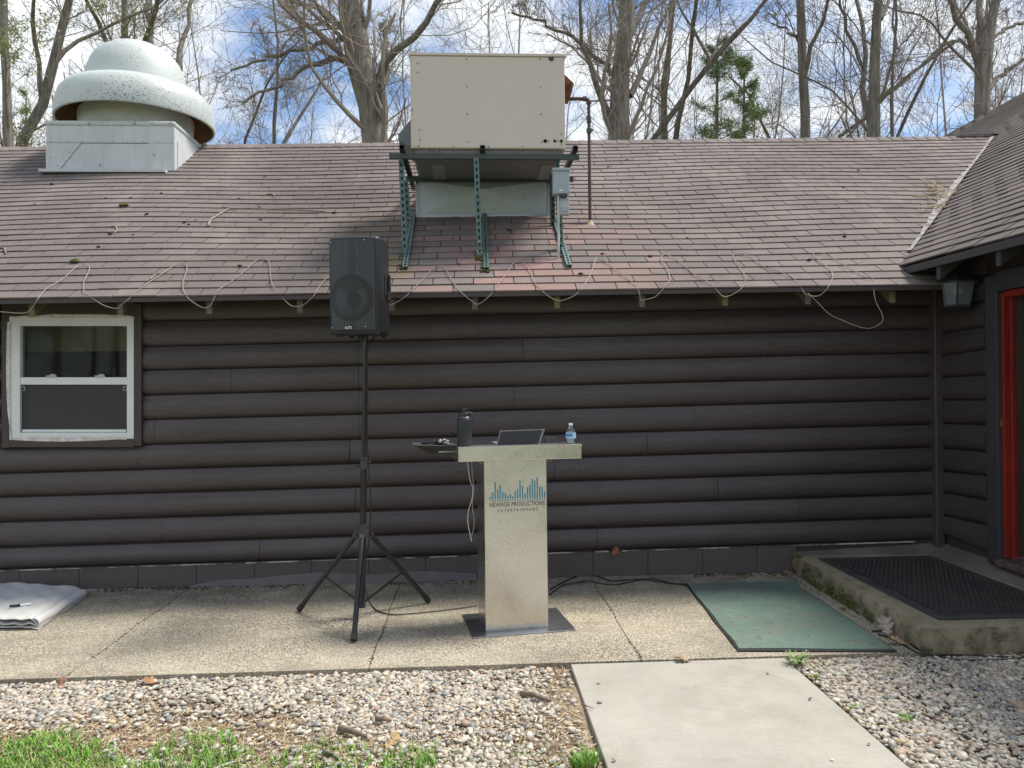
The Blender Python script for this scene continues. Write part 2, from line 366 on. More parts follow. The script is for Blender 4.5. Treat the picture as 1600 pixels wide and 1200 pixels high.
M_SST = steel_brushed()
M_SSDARK = simple('dull_steel_plate', (.42, .44, .46), .4, 1, c2=(.25, .265, .285), scale=4)
def spotted(name, c, sc, thr, specks=(.09, .09, .08), metal=0, rough=.5):
    m, N, L, B = newmat(name); B.inputs['Metallic'].default_value = metal; B.inputs['Roughness'].default_value = rough
    b = mix(N, L, ramp(N, L, noise(N, L, 2, 6, .6), .3, .7), tuple(x*.85 for x in c), c)
    area = ramp(N, L, noise(N, L, 1.3, 4, .6, stretch=(1, 1, 1)), .40, .58)
    sp_ = ramp(N, L, noise(N, L, sc, 5, .65), thr, thr+.03)
    b = mix(N, L, math_(N, L, 'MULTIPLY', area, math_(N, L, 'MULTIPLY', sp_, .8)), b, specks)
    L.new(b, B.inputs['Base Color']); bump(N, L, B, noise(N, L, 6, 3, .5), .12, .02); return m
M_HOOD = spotted('chalky_aluminium_paint', (.56, .61, .59), 52, .56)
M_CURB = spotted('galvanised_painted', (.60, .625, .63), 20, .70, (.3, .3, .3))
M_DUCT = spotted('streaked_galvanised', (.46, .54, .55), 75, .60, (.10, .10, .10), .3, .45)
M_HOODIN = simple('rust_brown_inside', (.16, .085, .04), .6, c2=(.30, .16, .06), scale=5)
M_AC = simple('beige_sheet_metal', (.63, .565, .475), .45, c2=(.58, .52, .44), scale=1.2, var=.7)
def streak(m, amt=.3, col=(.30, .26, .21)):
    N, L = m.node_tree.nodes, m.node_tree.links; B = N['Principled BSDF']; old = B.inputs['Base Color'].links[0].from_socket
    f = ramp(N, L, noise(N, L, 5, 7, .7, coord='World', stretch=(3, 3, .35)), .50, .72); c = mix(N, L, math_(N, L, 'MULTIPLY', f, amt), old, col)
    L.new(c, B.inputs['Base Color']); bump(N, L, B, noise(N, L, 2.2, 2, .5, coord='World'), .25, .03)
streak(M_AC, .04)
streak(M_CURB, .5, (.36, .37, .36))
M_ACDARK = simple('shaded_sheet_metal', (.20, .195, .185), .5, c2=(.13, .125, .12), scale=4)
M_ACHOOD = simple('grey_intake_hood', (.16, .185, .21), .5, scale=4)
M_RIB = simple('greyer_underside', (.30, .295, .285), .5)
M_STRUT = spotted('green_painted_strut', (.10, .175, .165), 24, .60, (.45, .45, .38), .1, .5)
M_STRUTD = simple('dark_green_strut', (.030, .062, .062), .45, c2=(.045, .05, .035), scale=8)
M_BARKA = None
def bark(name, a, b, grn=0):
    m, N, L, B = newmat(name)
    r = noise(N, L, 4, 8, .72, coord='World', stretch=(4, 4, .5), dist=.5)
    c = mix(N, L, ramp(N, L, r, .40, .60), b, a)
    c = mix(N, L, ramp(N, L, noise(N, L, 1.1, 6, .6, coord='World'), .45, .7), c, mix(N, L, .5, c, (.26, .27, .21)))
    L.new(c, B.inputs['Base Color']); B.inputs['Roughness'].default_value = .9; bump(N, L, B, r, 1.0, .08); return m
M_BARKG = bark('grey_bark', (.38, .34, .29), (.17, .145, .12))
M_BARKB = bark('brown_bark', (.27, .225, .18), (.12, .095, .075))
M_TWIG = simple('twig_bark', (.26, .215, .18), .85, c2=(.16, .13, .11), scale=2)
M_TWIGL = simple('pale_twig_bark', (.34, .295, .24), .85, c2=(.21, .18, .145), scale=2)
def glass(name, tint=(.8, .85, .85), fac=.12, ro=.03, ior=1.5):
    m, N, L, B = newmat(name); N.remove(B); o = N['Material Output']
    t = N.new('ShaderNodeBsdfTransparent'); t.inputs[0].default_value = (*tint, 1); g = N.new('ShaderNodeBsdfGlossy'); g.inputs['Roughness'].default_value = ro
    f = N.new('ShaderNodeFresnel'); f.inputs[0].default_value = ior; x = N.new('ShaderNodeMixShader')
    L.new(math_(N, L, 'ADD', f.outputs[0], fac), x.inputs[0]); L.new(t.outputs[0], x.inputs[1]); L.new(g.outputs[0], x.inputs[2]); L.new(x.outputs[0], o.inputs[0]); return m
M_GLASS = glass('window_glass', fac=0.0, ior=1.27)
M_PET = glass('clear_plastic', (.92, .95, .97), .05)
def frosted():
    m, N, L, B = newmat('seeded_lantern_glass'); N.remove(B); o = N['Material Output']
    t = N.new('ShaderNodeBsdfTransparent'); t.inputs[0].default_value = (.7, .75, .75, 1); g = N.new('ShaderNodeBsdfDiffuse'); g.inputs[0].default_value = (.22, .27, .29, 1)
    gl = N.new('ShaderNodeBsdfGlossy'); gl.inputs['Roughness'].default_value = .3; x = N.new('ShaderNodeMixShader'); x.inputs[0].default_value = .42; y = N.new('ShaderNodeMixShader'); y.inputs[0].default_value = .08
    L.new(t.outputs[0], x.inputs[1]); L.new(g.outputs[0], x.inputs[2]); L.new(x.outputs[0], y.inputs[1]); L.new(gl.outputs[0], y.inputs[2]); L.new(y.outputs[0], o.inputs[0]); return m
M_LANT = frosted()
M_SCREEN = simple('insect_screen', (.050, .052, .052), .8, c2=(.040, .041, .04), scale=3)
M_MOSS = simple('moss', (.10, .115, .02), .95, c2=(.05, .06, .012), scale=20, bs=1, bscale=90)
M_CLOTH = simple('grey_canvas', (.60, .60, .58), .85, c2=(.49, .49, .48), scale=5, bs=.5, bscale=300, bdist=.002)
M_STRAW = simple('dry_straw', (.48, .38, .24), .8, scale=9)
M_DEADTWIG = simple('dead_twig', (.34, .28, .24), .9, c2=(.2, .16, .13), scale=20)
M_CHUNK = simple('bark_chunk', (.22, .165, .12), .95, c2=(.09, .07, .055), scale=30, bs=.8, bscale=60)
M_WLABEL = simple('white_print', (.8, .8, .8), .5, c2=(.75, .75, .75))
M_LOGOB = simple('teal_vinyl', (.035, .23, .32), .45, c2=(.05, .28, .38), scale=20)
M_LOGOT = simple('dark_vinyl', (.03, .04, .05), .45)
M_LID = simple('tablet_black_glass', (.012, .016, .022), .12, spec=.6)
M_SILVER = simple('silver_casing', (.45, .46, .47), .35, .6)
M_CASE = simple('grey_laptop_case', (.24, .24, .245), .35, .6)
M_FLASK = simple('charcoal_flask', (.035, .04, .045), .42, c2=(.03, .034, .038), metal=.3)
M_BLUELAB = simple('blue_label', (.04, .25, .65), .4)
M_LTBLUE = simple('pale_blue_label', (.45, .68, .85), .4)
M_VALLEY = simple('valley_sediment', (.36, .36, .34), .9, c2=(.15, .12, .11), scale=16, var=.2, bs=.6, bscale=80)
M_CAULK = simple('pale_caulk', (.50, .46, .41), .8, c2=(.09, .08, .08), scale=4, var=.15, coord='World')
M_SPKGRILLE = None
def grille():
    m, N, L, B = newmat('speaker_grille'); v = N.new('ShaderNodeTexVoronoi'); v.inputs['Scale'].default_value = 330; v.inputs['Randomness'].default_value = 0
    t = N.new('ShaderNodeTexCoord'); L.new(t.outputs['Object'], v.inputs['Vector'])
    L.new(ramp(N, L, v.outputs['Distance'], .28, .5, (.011,.012,.014,1), (.048,.052,.06,1)), B.inputs['Base Color'])
    B.inputs['Roughness'].default_value = .38; return m
M_SPKGRILLE = grille()

# ================================================================== SETTING
WY, EY, RY = 6.12, 5.66, 9.12       # wall face, eave edge, ridge
# ground sheet
g = MB().add([(-150, -150, -.055), (150, -150, -.055), (150, 150, -.055), (-150, 150, -.055)], [(0, 1, 2, 3)]).build('ground', M_LAWN); tag(g, kind='structure')
d = MB(); nx, ny = 60, 30
rng = np.random.default_rng(5)
XX = np.linspace(-5, 7, nx); YY = np.linspace(1.2, 4.35, ny)
d.v = [(x, y, -.036 + .006*math.sin(x*5.1+y*3)+.006*math.sin(y*9-x*2.3) + .004*rng.random()) for y in YY for x in XX]
d.f = [(j*nx+i, j*nx+i+1, (j+1)*nx+i+1, (j+1)*nx+i) for j in range(ny-1) for i in range(nx-1)]
tag(d.build('dirt_bed', M_DIRT, smooth=True), kind='structure')
# patio of exposed-aggregate slabs, wobbling seams
pat = bpy.data.objects.new('patio', None); COL.objects.link(pat); tag(pat, kind='structure')
js = [-6.9, -5.3, -3.75, -2.2, -.58, .93, 2.50, 4.4, 6.2]
def wob(x, y): return x + .005*math.sin(y*7+x*3) + .004*math.sin(y*17+x*9)
for a, b in zip(js[:-1], js[1:]):
    m_ = MB(); ys = np.linspace(4.245, WY+.05, 14); gp = .003
    top = []
    for y in ys: top.append((wob(a, y)+gp, y, 0));
    rt = [(wob(b, y)-gp, y, 0) for y in ys]
    n = len(ys); vs = top + rt + [(x, y, -.10) for x, y, z in top+rt]
    fs = [(i, n+i, n+i+1, i+1) for i in range(n-1)] + [(0, 2*n, 3*n, n)] + [(i, i+1, 2*n+i+1, 2*n+i) for i in range(n-1)] + [(n+i, 3*n+i, 3*n+i+1, n+i+1) for i in range(n-1)]
    m_.add(vs, fs); m_.build('paving_slab', M_SLAB, pat)
MB().box((-7, 4.27, -.09), (6.2, WY+.05, -.009)).build('joint_soil', simple('joint_soil', (.06, .045, .03), .95, c2=(.11, .06, .04), scale=14), pat)
wk = MB().box((.53, -6, -.11), (1.735, 4.232, -.004)).build('walkway', M_WALK, bevel=.006); tag(wk, kind='structure')

# ================================================================== CABIN
cab = thing('log_cabin', 'dark brown log-sided cabin with a mauve shingle roof and a projecting wing on the right', 'cabin', (0, WY, 0))
XL, XC = -7.5, 3.83            # left end of wall, inner corner with the wing
def zline(p0, p1, Y):          # straight line through two picture points lying on plane Y -> z(X)
    a, b = on_y(*p0, Y), on_y(*p1, Y)
    return lambda X: a.z + (b.z-a.z)*(X-a.x)/(b.x-a.x)
seam_px = [(508, 479), (548, 515), (585, 552), (624, 589), (663, 625), (702, 664), (741, 700), (778, 736.5), (817, 773), (857, 808.5), (890.5, 844)]
seams = [zline((0, a), (1460, b), WY) for a, b in seam_px]
wall = bpy.data.objects.new('log_wall', None)
winL, winR = on_y(3, 600, WY).x, on_y(221, 600, WY).x
wzb, wzt = on_y(100, 690, WY).z, on_y(100, 490, WY).z
wall = MB().box((XL, WY+.015, 0), (winL+.03, WY+.14, 2.40)).box((winR-.03, WY+.015, 0), (XC+.2, WY+.14, 2.40)).box((winL+.03, WY+.015, 0), (winR-.03, WY+.14, wzb)).box((winL+.03, WY+.015, wzt), (winR-.03, WY+.14, 2.40)).build('log_wall', M_TRIM, cab)
top_line = lambda X: seams[0](X)+.19
rows = [top_line]+seams
joints = {0: [], 1: [748], 2: [560, 1062], 3: [560, 818], 4: [360, 560, 1058], 5: [560, 803], 6: [560, 1190], 7: [200, 905], 8: [552, 990], 9: [555, 865], 10: [403, 930]}
joints = {0: [610], 1: [560, 748], 2: [560, 818], 3: [360, 560, 1190], 4: [560, 803], 5: [240, 560, 1085], 6: [545, 1010], 7: [300, 865], 8: [553, 1120], 9: [250, 745, 1245], 10: [403, 930]}
PROF = [.16, .46, .74, .93, 1.0, .97, .85, .56, .0]
def log_mesh(x0, x1, zt, zb, face, name='log', parent=None, depth=.05, axis='x', seed=0):
    """one half-round log; zt/zb are functions of position along the wall"""
    rs = random.Random(seed); n = max(2, int((x1-x0)/.28)+1); K = 9; vs = []; bl = rs.uniform(-.003, .004)
    for i in range(n):
        t = x0+(x1-x0)*i/(n-1); top, bot = zt(t)-.002, zb(t)+.004; h = top-bot
        wv = .003*math.sin(t*2.1+seed)+.002*math.sin(t*5.7+seed*2)
        for k in range(K):
            u = k/(K-1); a = math.pi*u
            prot = PROF[k]*(depth+wv*1.2+bl) - (.012 if k == K-1 else 0)
            z = top - h*u
            vs.append((t, face-prot, z) if axis == 'x' else (face-prot, t, z))
        vs.append((t, face+.015, bot) if axis == 'x' else (face+.015, t, bot)); vs.append((t, face+.015, top) if axis == 'x' else (face+.015, t, top))
    K2 = K+2
    fs = [(i*K2+k, (i+1)*K2+k, (i+1)*K2+(k+1) % K2, i*K2+(k+1) % K2) for i in range(n-1) for k in range(K2)]
    fs += [tuple(range(K2)), tuple((n-1)*K2+k for k in range(K2-1, -1, -1))]
    return MB().add(vs, fs).build(name, M_LOG, parent, smooth=True, sharp=50)
winL, winR = on_y(3, 600, WY).x, on_y(221, 600, WY).x
for r in range(11):
    zt, zb = rows[r], rows[r+1]
    xs = [XL] + [on_y(p, 600, WY-.03).x for p in joints[r]] + [XC-.05]
    for j, (a, b) in enumerate(zip(xs[:-1], xs[1:])):
        segs = [(a+.0015, b-.0015)]
        if r <= 5 and a < winL < b:      # window interrupts the upper courses
            segs = [(a, winL), (winR, b-.0015)] if b > winR else [(a, winL)]
        elif r <= 5 and a < winR: segs = [(max(a, winR), b-.0015)]
        if r == 5 and a < winL: 
            segs = [(a+.001, winL), (winR, b-.0015)] if b > winR else [(a+.001, b-.001)]
        for k, (p, q) in enumerate(segs):
            if q-p > .02: log_mesh(p, q, zt, zb, WY+.0, parent=wall, seed=r*7+j+k, depth=.040 if r > 5 else .030)
# fill log under the window trim
zw = lambda X: on_y(100, 697, WY).z
log_mesh(winL, winR, zw, rows[6], WY, parent=wall, seed=91, depth=.030)
# corner post
cp = on_y(1470, 600, WY-.05)
MB().box((XC-.075, WY-.075, .12), (XC-.0, WY+.02, 2.45)).build('corner_post', M_LOG, cab, bevel=.01)
# foundation of painted blocks
fnd = MB().box((XL, WY+.02, -.05), (XC, WY+.12, .40)).build('foundation', M_TRIM, cab)
zf = rows[11]
bx = XL
k = 0
while bx < 2.62:
    x1 = min(bx+.445, 2.62)
    MB().hexa([(bx+.0015, WY-.012, -.02), (x1-.0015, WY-.012, -.02), (x1-.003, WY+.03, -.02), (bx+.003, WY+.03, -.02),
               (bx+.0015, WY-.012, zf(bx)-.006), (x1-.0015, WY-.012, zf(x1)-.006), (x1-.003, WY+.03, zf(x1)-.006), (bx+.003, WY+.03, zf(bx)-.006)]).build('block', M_BLOCK, fnd, bevel=.003)
    bx = x1; k += 1
ck = MB()
xx = XL
while xx < 3.6:
    if random.random() < .9: ck.bar((xx, WY-.016, zf(xx)-.003+random.uniform(-.001, .001)), (xx+.11, WY-.016, zf(xx+.11)-.003), .007, .007+random.random()*.004)
    xx += .11
tag(ck.build('caulk_line', M_CAULK, fnd), kind='stuff')
# mortar skim along the wall foot
sk = MB(); pts = []
xs = np.linspace(on_y(300, 900, WY).x, on_y(745, 900, WY).x, 26)
for i, x in enumerate(xs):
    t = i/25; h = .085*min(1, 3.0*t+.12)+.012*math.sin(i*.7) - .02*t
    pts.append((x, h))
for (x0, h0), (x1, h1) in zip(pts[:-1], pts[1:]):
    sk.hexa([(x0, WY-.05, -.01), (x1, WY-.05, -.01), (x1, WY+.02, -.01), (x0, WY+.02, -.01), (x0, WY-.026, h0), (x1, WY-.026, h1), (x1, WY+.02, h1), (x0, WY+.02, h0)])
sk.build('mortar_skim', simple('skim_paint', (.15, .13, .135), .8, c2=(.11, .095, .097), scale=8), fnd, smooth=True)

# ---- roof planes
ez = zline((0, 468), (1430, 446.5), EY); rz = zline((0, 232.5), (1550, 215), RY)
def sag(X, s): return -.02*math.sin(math.pi*s)*(.6+.4*math.sin(X*.8+1)) + .012*math.sin(X*1.9+s*3)*s*(1-s)*4
def roofP(X, s, n=0.0):
    a, b = ez(X), rz(X); Y = EY+(RY-EY)*s; Z = a+(b-a)*s+sag(X, s)
    sl = math.atan2(b-a, RY-EY); return Vector((X, Y-math.sin(sl)*n, Z+math.cos(sl)*n))
def on_roof(px, py, n=.02):
    lo, hi = 0.0, 1.0
    for _ in range(40):
        s = (lo+hi)/2; p = on_y(px, py, EY+(RY-EY)*s)
        if p.z > roofP(p.x, s).z: lo = s
        else: hi = s
    p = on_y(px, py, EY+(RY-EY)*s); return roofP(p.x, s, n)
RX0, RX1 = -8.2, 8.5
rf = MB(); nx, ns = 40, 12
for j in range(ns+1):
    for i in range(nx+1): rf.v.append(tuple(roofP(RX0+(RX1-RX0)*i/nx if not (j < 2) else RX0+(4.05-RX0)*i/nx, j/ns, -.004)))
rf.f = [(j*(nx+1)+i, j*(nx+1)+i+1, (j+1)*(nx+1)+i+1, (j+1)*(nx+1)+i) for j in range(ns) for i in range(nx)]
main_roof = rf.build('roof', M_DECK, cab)
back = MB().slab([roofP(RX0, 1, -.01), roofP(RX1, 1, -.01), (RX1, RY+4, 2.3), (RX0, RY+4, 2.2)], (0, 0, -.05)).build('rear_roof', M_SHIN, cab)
NR = 32
VX = lambda s: 3.49+(s-.12)/.88*2.95       # valley position along the roof
# tab prototypes with their own tone
protos = []
def tab_verts(wd, ex, jit=0):
    g_ = .0035; t0, t1 = .0135, .004
    return [(g_, 0, .001), (wd-g_, jit, .001), (wd-g_, ex, -.002), (g_, ex, -.002), (g_, 0, t0), (wd-g_, jit, t0), (wd-g_, ex, t1), (g_, ex, t1)]
TF = [(0,3,2,1),(4,5,6,7),(0,1,5,4),(1,2,6,5),(2,3,7,6),(3,0,4,7)]
EXP = math.hypot(RY-EY, rz(0)-ez(0))/NR
for k in range(14):
    me = bpy.data.meshes.new('shingle'); me.from_pydata(tab_verts(.305, EXP+.004, random.uniform(-.003, .003)), [], TF)
    tn = [random.uniform(.0, 1) for _ in range(1)]*8
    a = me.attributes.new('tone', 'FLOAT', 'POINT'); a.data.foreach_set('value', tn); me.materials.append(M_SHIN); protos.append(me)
rest_v, rest_f, rest_t = [], [], []
cnt = 0; off = 0.0; rr = random.Random(3)
for i in range(NR):
    off += .1525 + rr.uniform(-.02, .012)
    if i % 7 == 6: off += .05
    s0 = i/NR
    x = RX0 + (off % .305)
    while x < min(VX(s0)+.35, 7.2) or (s0 < .12 and x < 3.9):
        if s0 < .15 and x > 3.95: break
        p = roofP(x, s0); q = roofP(x+.305, s0); r_ = roofP(x, min(1, s0+1/NR))
        ax = (q-p).normalized(); ay = (r_-p); ay = (ay-ax*ay.dot(ax)).normalized(); az = ax.cross(ay)
        p = p + az*rr.uniform(0, .0025) + ay*rr.uniform(-.002, .002)
        dd = 1200*x/ (p.y)       # rough picture position
        vis = -4.35 < x < 3.9
        if cnt < 297 and vis:
            o = bpy.data.objects.new('shingle', protos[rr.randrange(14)]); COL.objects.link(o); o.parent = main_roof
            Mx = Matrix(((ax.x, ay.x, az.x, p.x), (ax.y, ay.y, az.y, p.y-WY), (ax.z, ay.z, az.z, p.z), (0, 0, 0, 1)))
            o.matrix_local = Mx; cnt += 1
        else:
            b = len(rest_v); t = rr.random()
            for v in tab_verts(.305, EXP+.004, rr.uniform(-.003, .003)): rest_v.append(tuple(p+ax*v[0]+ay*v[1]+az*v[2])); rest_t.append((t, t, t, 1))
            rest_f += [tuple(b+k for k in f) for f in TF]
        x += .305
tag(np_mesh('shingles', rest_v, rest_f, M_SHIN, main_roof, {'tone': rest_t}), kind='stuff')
# ridge caps
x = -6.6
capm = []
while x < 6.9:
    a = roofP(x, 1-.115/3.9, .012); b = roofP(x, 1, .018); c_ = b+Vector((0, .10, -.06)); dx = Vector((.150, 0, 0)); t = Vector((0, 0, .008))
    mb = MB().add([a, a+dx, b+dx, c_+dx, c_, b, a+t, a+dx+t*.3, b+dx+t*.3, c_+dx+t*.3, c_+t, b+t], [(6,7,8,11),(11,8,9,10),(0,1,7,6),(0,6,11,5),(5,11,10,4),(1,2,8,7),(2,3,9,8)])
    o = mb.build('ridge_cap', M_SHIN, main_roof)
    at_ = o.data.attributes.new('tone', 'FLOAT', 'POINT'); tv = random.uniform(.4, 1); at_.data.foreach_set('value', [tv]*len(o.data.vertices))
    x += .152
# drip edge and fascia
fa = MB()
fa.slab([roofP(RX0, 0, -.002)+Vector((0, .0, -.030)), roofP(4.0, 0, -.002)+Vector((0, 0, -.030)), roofP(4.0, 0, -.002)+Vector((0, .0, .0)), roofP(RX0, 0, -.002)], (0, .022, 0))
fa.build('fascia', M_TRIM, cab)
MB().slab([roofP(RX0, .003, -.035), roofP(4.0, .003, -.035), roofP(4.0, .17, -.035), roofP(RX0, .17, -.035)], (0, 0, -.012)).build('soffit', M_SOFFIT, cab)
tails = [-92, 48, 187, 326, 468, 612, 742, 871, 1004, 1134, 1264, 1396]
mossy = {48, 871, 1134, 1396}
for px in tails:
    x = on_y(px, 470, EY+.06).x
    a = roofP(x, .012, -.05); b = roofP(x, .16, -.05)
    e = MB(); h = .118
    e.hexa([a+Vector((-.022, 0, -h+.012)), a+Vector((.022, 0, -h+.012)), b+Vector((.022, 0, -h)), b+Vector((-.022, 0, -h)), a+Vector((-.022, 0, .015)), a+Vector((.022, 0, .015)), b+Vector((.022, 0, .015)), b+Vector((-.022, 0, .015))])
    e.build('rafter_tail', M_TAILMOSS if px in mossy else M_BRICKRED, cab, bevel=.004)

# ---- window
def wq(x0, y0, x1, y1, Y): return [on_y(x0, y1, Y), on_y(x1, y1, Y), on_y(x1, y0, Y), on_y(x0, y0, Y)]
win = MB()
for q in ((2, 474, 14, 700), (209, 474, 221, 697), (14, 474, 209, 493), (14, 687, 209, 699)):
    win.slab(wq(*q, WY-.05), (0, .06, 0))
window = win.build('window', M_TRIM, cab, bevel=.004)
fr = MB()
for q in ((13, 494, 31, 688), (198, 494, 209, 686), (31, 495, 198, 509), (31, 676, 198, 688)): fr.slab(wq(*q, WY-.045), (0, .07, 0))
fr.slab(wq(29, 589.5, 199, 601, WY-.038), (0, .04, 0))
fr.slab(wq(34, 671, 197, 675.5, WY-.030), (0, .03, 0)).build('frame', M_WHITE, window, bevel=.003)
sm = MB(); 
edge = [(13,503),(12,520),(11.5,545),(11,575),(11.5,610),(13,640),(16,665),(20,687.5)]
for (x0, y0), (x1, y1) in zip(edge[:-1], edge[1:]):
    sm.slab([on_y(x0-1.6, y0, WY-.0525), on_y(16, y0, WY-.0525), on_y(16, y1, WY-.0525), on_y(x1-1.6, y1, WY-.0525)], (0, .006, 0))
edge = [(20,494),(45,492.5),(60,493),(80,490.5),(120,491),(160,491),(205,493)]
for (x0, y0), (x1, y1) in zip(edge[:-1], edge[1:]): sm.slab([on_y(x0, y0+.4, WY-.0525), on_y(x0, 497, WY-.0525), on_y(x1, 497, WY-.0525), on_y(x1, y1+.4, WY-.0525)], (0, .006, 0))
edge = [(21,687.5),(60,689.5),(100,690),(140,688.8),(175,687.2),(209,683.5)]
for (x0, y0), (x1, y1) in zip(edge[:-1], edge[1:]): sm.slab([on_y(x0, 684, WY-.0525), on_y(x0, y0, WY-.0525), on_y(x1, y1, WY-.0525), on_y(x1, 682, WY-.0525)], (0, .006, 0))
sm.build('paint_overlap', M_SMEAR, window)
MB().slab(wq(30, 507, 199, 592, WY-.01), (0, .006, 0)).build('pane', M_GLASS, window)
MB().slab(wq(33, 599, 198, 678, WY-.02), (0, .002, 0)).build('pane', M_SCREEN, window)
for px in (80, 156): MB().slab(wq(px-8, 586.5, px+8, 590.5, WY-.04), (0, .02, 0)).slab(wq(px-2, 584.5, px+6, 587.5, WY-.036), (0, .012, 0)).build('sash_lock', M_SILVER, window)
for px in (35.5, 195.5): 
    lk = MB()
    for q in ((px-3, 603.5, px+3, 604.5), (px-3, 609.5, px+3, 610.5), (px-3, 604.5, px-2, 609.5), (px+2, 604.5, px+3, 609.5)): lk.slab(wq(*q, WY-.032), (0, .012, 0))
    lk.build('screen_latch', M_SILVER, window)
rb = MB().box((-4.4, WY+.15, 2.40), (-2.4, WY+1.6, 2.42)).box((-4.4, WY+.15, .85), (-2.4, WY+1.6, .87)).box((-4.4, WY+1.53, .85), (-2.4, WY+1.6, 2.42)).box((-4.3, WY+.20, 1.0), (-2.5, WY+1.5, 1.02)).box((-4.3, WY+1.5, .9), (-2.5, WY+1.52, 1.78)).box((-4.32, WY+.16, .9), (-4.3, WY+1.5, 2.4)).box((-2.5, WY+.16, .9), (-2.48, WY+1.5, 2.4))
rb.build('room_wall', M_DARK, cab)
MB().box((-4.3, WY+.42, 1.86), (-2.5, WY+.45, 2.38)).build('window_valance', M_OCHRE, cab)
MB().box((-4.3, WY+1.2, 1.05), (-3.75, WY+1.45, 1.72)).box((-3.5, WY+1.25, 1.05), (-3.1, WY+1.45, 1.74)).build('cupboard', simple('cupboard_wood', (.05, .035, .02), .6), cab)
MB().box((-3.05, WY+.9, 1.05), (-2.75, WY+1.3, 1.85)).build('hanging_cloth', M_BLUE, cab)
# cut wall behind window: dark recess
# (the wall backing sits behind the pane as a dark reveal)

# ---- wing: wall, roof, door
WX = XC
WEX = 3.42; WEZ = 2.44; WSL = .683; WRX = 8.5
wz = lambda X: WEZ+(X-WEX)*WSL
wwall = MB().box((WX+.015, 5.50, .10), (WX+.14, WY, 2.72)).box((WX+.015, 2.0, 2.29), (WX+.14, 5.50, 2.72)).box((WX+.015, 2.0, .1), (WX+.14, 4.50, 2.29)).build('wing_wall', M_TRIM, cab)
wing_px = [(482, 470), (520, 510), (555, 545.5), (590, 586.5), (626, 626), (663, 665), (702, 707.5), (738, 745), (772, 783), (808, 823), (841, 868)]
Ya = on_x(1478, 600, WX-.03).y; Yb = on_x(1543, 600, WX-.03).y
wl = []
for a, b in wing_px:
    za, zb_ = on_x(1478, a, WX-.03).z, on_x(1543, b, WX-.03).z
    wl.append((lambda za, zb_: (lambda t: za+(zb_-za)*(t-Ya)/(Yb-Ya)))(za, zb_))
wl = [lambda t: wl[1](t)+.38 if False else wl[1](t)+.19*2] + wl
wl[0] = (lambda f: (lambda t: f(t)+.19))(wl[1])
for r in range(11): log_mesh(5.50, WY-.06, wl[r], wl[r+1], WX, parent=wwall, seed=40+r, axis='y', depth=.034)
log_mesh(5.50, WY-.06, (lambda f: (lambda t: f(t)+.36))(wl[1]), (lambda f: (lambda t: f(t)+.19))(wl[1]), WX, parent=wwall, seed=60, axis='y', depth=.02)
# door casing
yo = [on_x(p, 600, WX-.05).y for p in (1540, 1558)]
DT = 2.165; DB = .265
cs = MB()
cs.box((WX-.05, yo[1], .20), (WX+.05, yo[0], 2.30)).box((WX-.055, 4.30, DT+.015), (WX+.05, yo[1]-.002, DT+.155)).box((WX-.05, 4.30, .20), (WX+.05, 4.44, DT+.01))
door = cs.build('door', M_TRIMGREY, cab, bevel=.004)
rd = MB()
rd.box((WX-.02, yo[1]-.030, DB), (WX+.10, yo[1]-.003, DT)).box((WX+.025, yo[1]-.048, DB), (WX+.10, yo[1]-.031, DT-.03))
rd.box((WX-.022, 4.445, DT-.035), (WX+.12, yo[1]-.036, DT+.012)).box((WX-.02, 4.445, DB), (WX+.12, 4.48, DT-.036))
rd.build('frame', M_RED, door, bevel=.003)
M_DWOOD = simple('dark_door_board', (.040, .032, .024), .6, c2=(.024, .02, .016), scale=6, stretch=(8, 8, .6), bs=.3)
yb = 4.49; k = 0
while yb < yo[1]-.055:
    y1 = min(yb+.09, yo[1]-.051); MB().box((WX+.055+.004*(k % 2), yb, DB+.02), (WX+.11, y1-.003, DT-.04)).build('board', M_DWOOD, door); yb = y1; k += 1
MB().box((WX+.046, 5.150, DB+.02), (WX+.054, 5.160, DT-.04)).build('brass_strip', simple('brass_weatherstrip', (.55, .40, .15), .4, .6), door)
MB().box((WX-.035, yo[1]-.02, 1.20), (WX-.018, yo[1]-.006, 1.26)).build('strike_plate', M_RUST, door)
MB().box((WX-.085, 4.30, DB-.055), (WX+.12, yo[1]-.003, DB-.012)).build('sill', simple('worn_sill', (.16, .10, .09), .6, c2=(.07, .05, .05), scale=20, var=.2), door, bevel=.004)
MB().box((WX-.05, 4.45, DB-.011), (WX+.06, yo[1]-.09, DB+.006)).build('threshold', M_STEEL, door)
MB().box((WX-.005, 2.0, -.05), (WX+.1, WY, DB-.056)).build('wing_foundation', M_COVE, cab)
# wing roof
wr = MB().slab([(WEX, 2.2, wz(WEX)-.006), (WRX, 2.2, wz(WRX)-.006), (WRX, 18, wz(WRX)-.006), (WEX, 18, wz(WEX)-.006)], (0, 0, -.03))
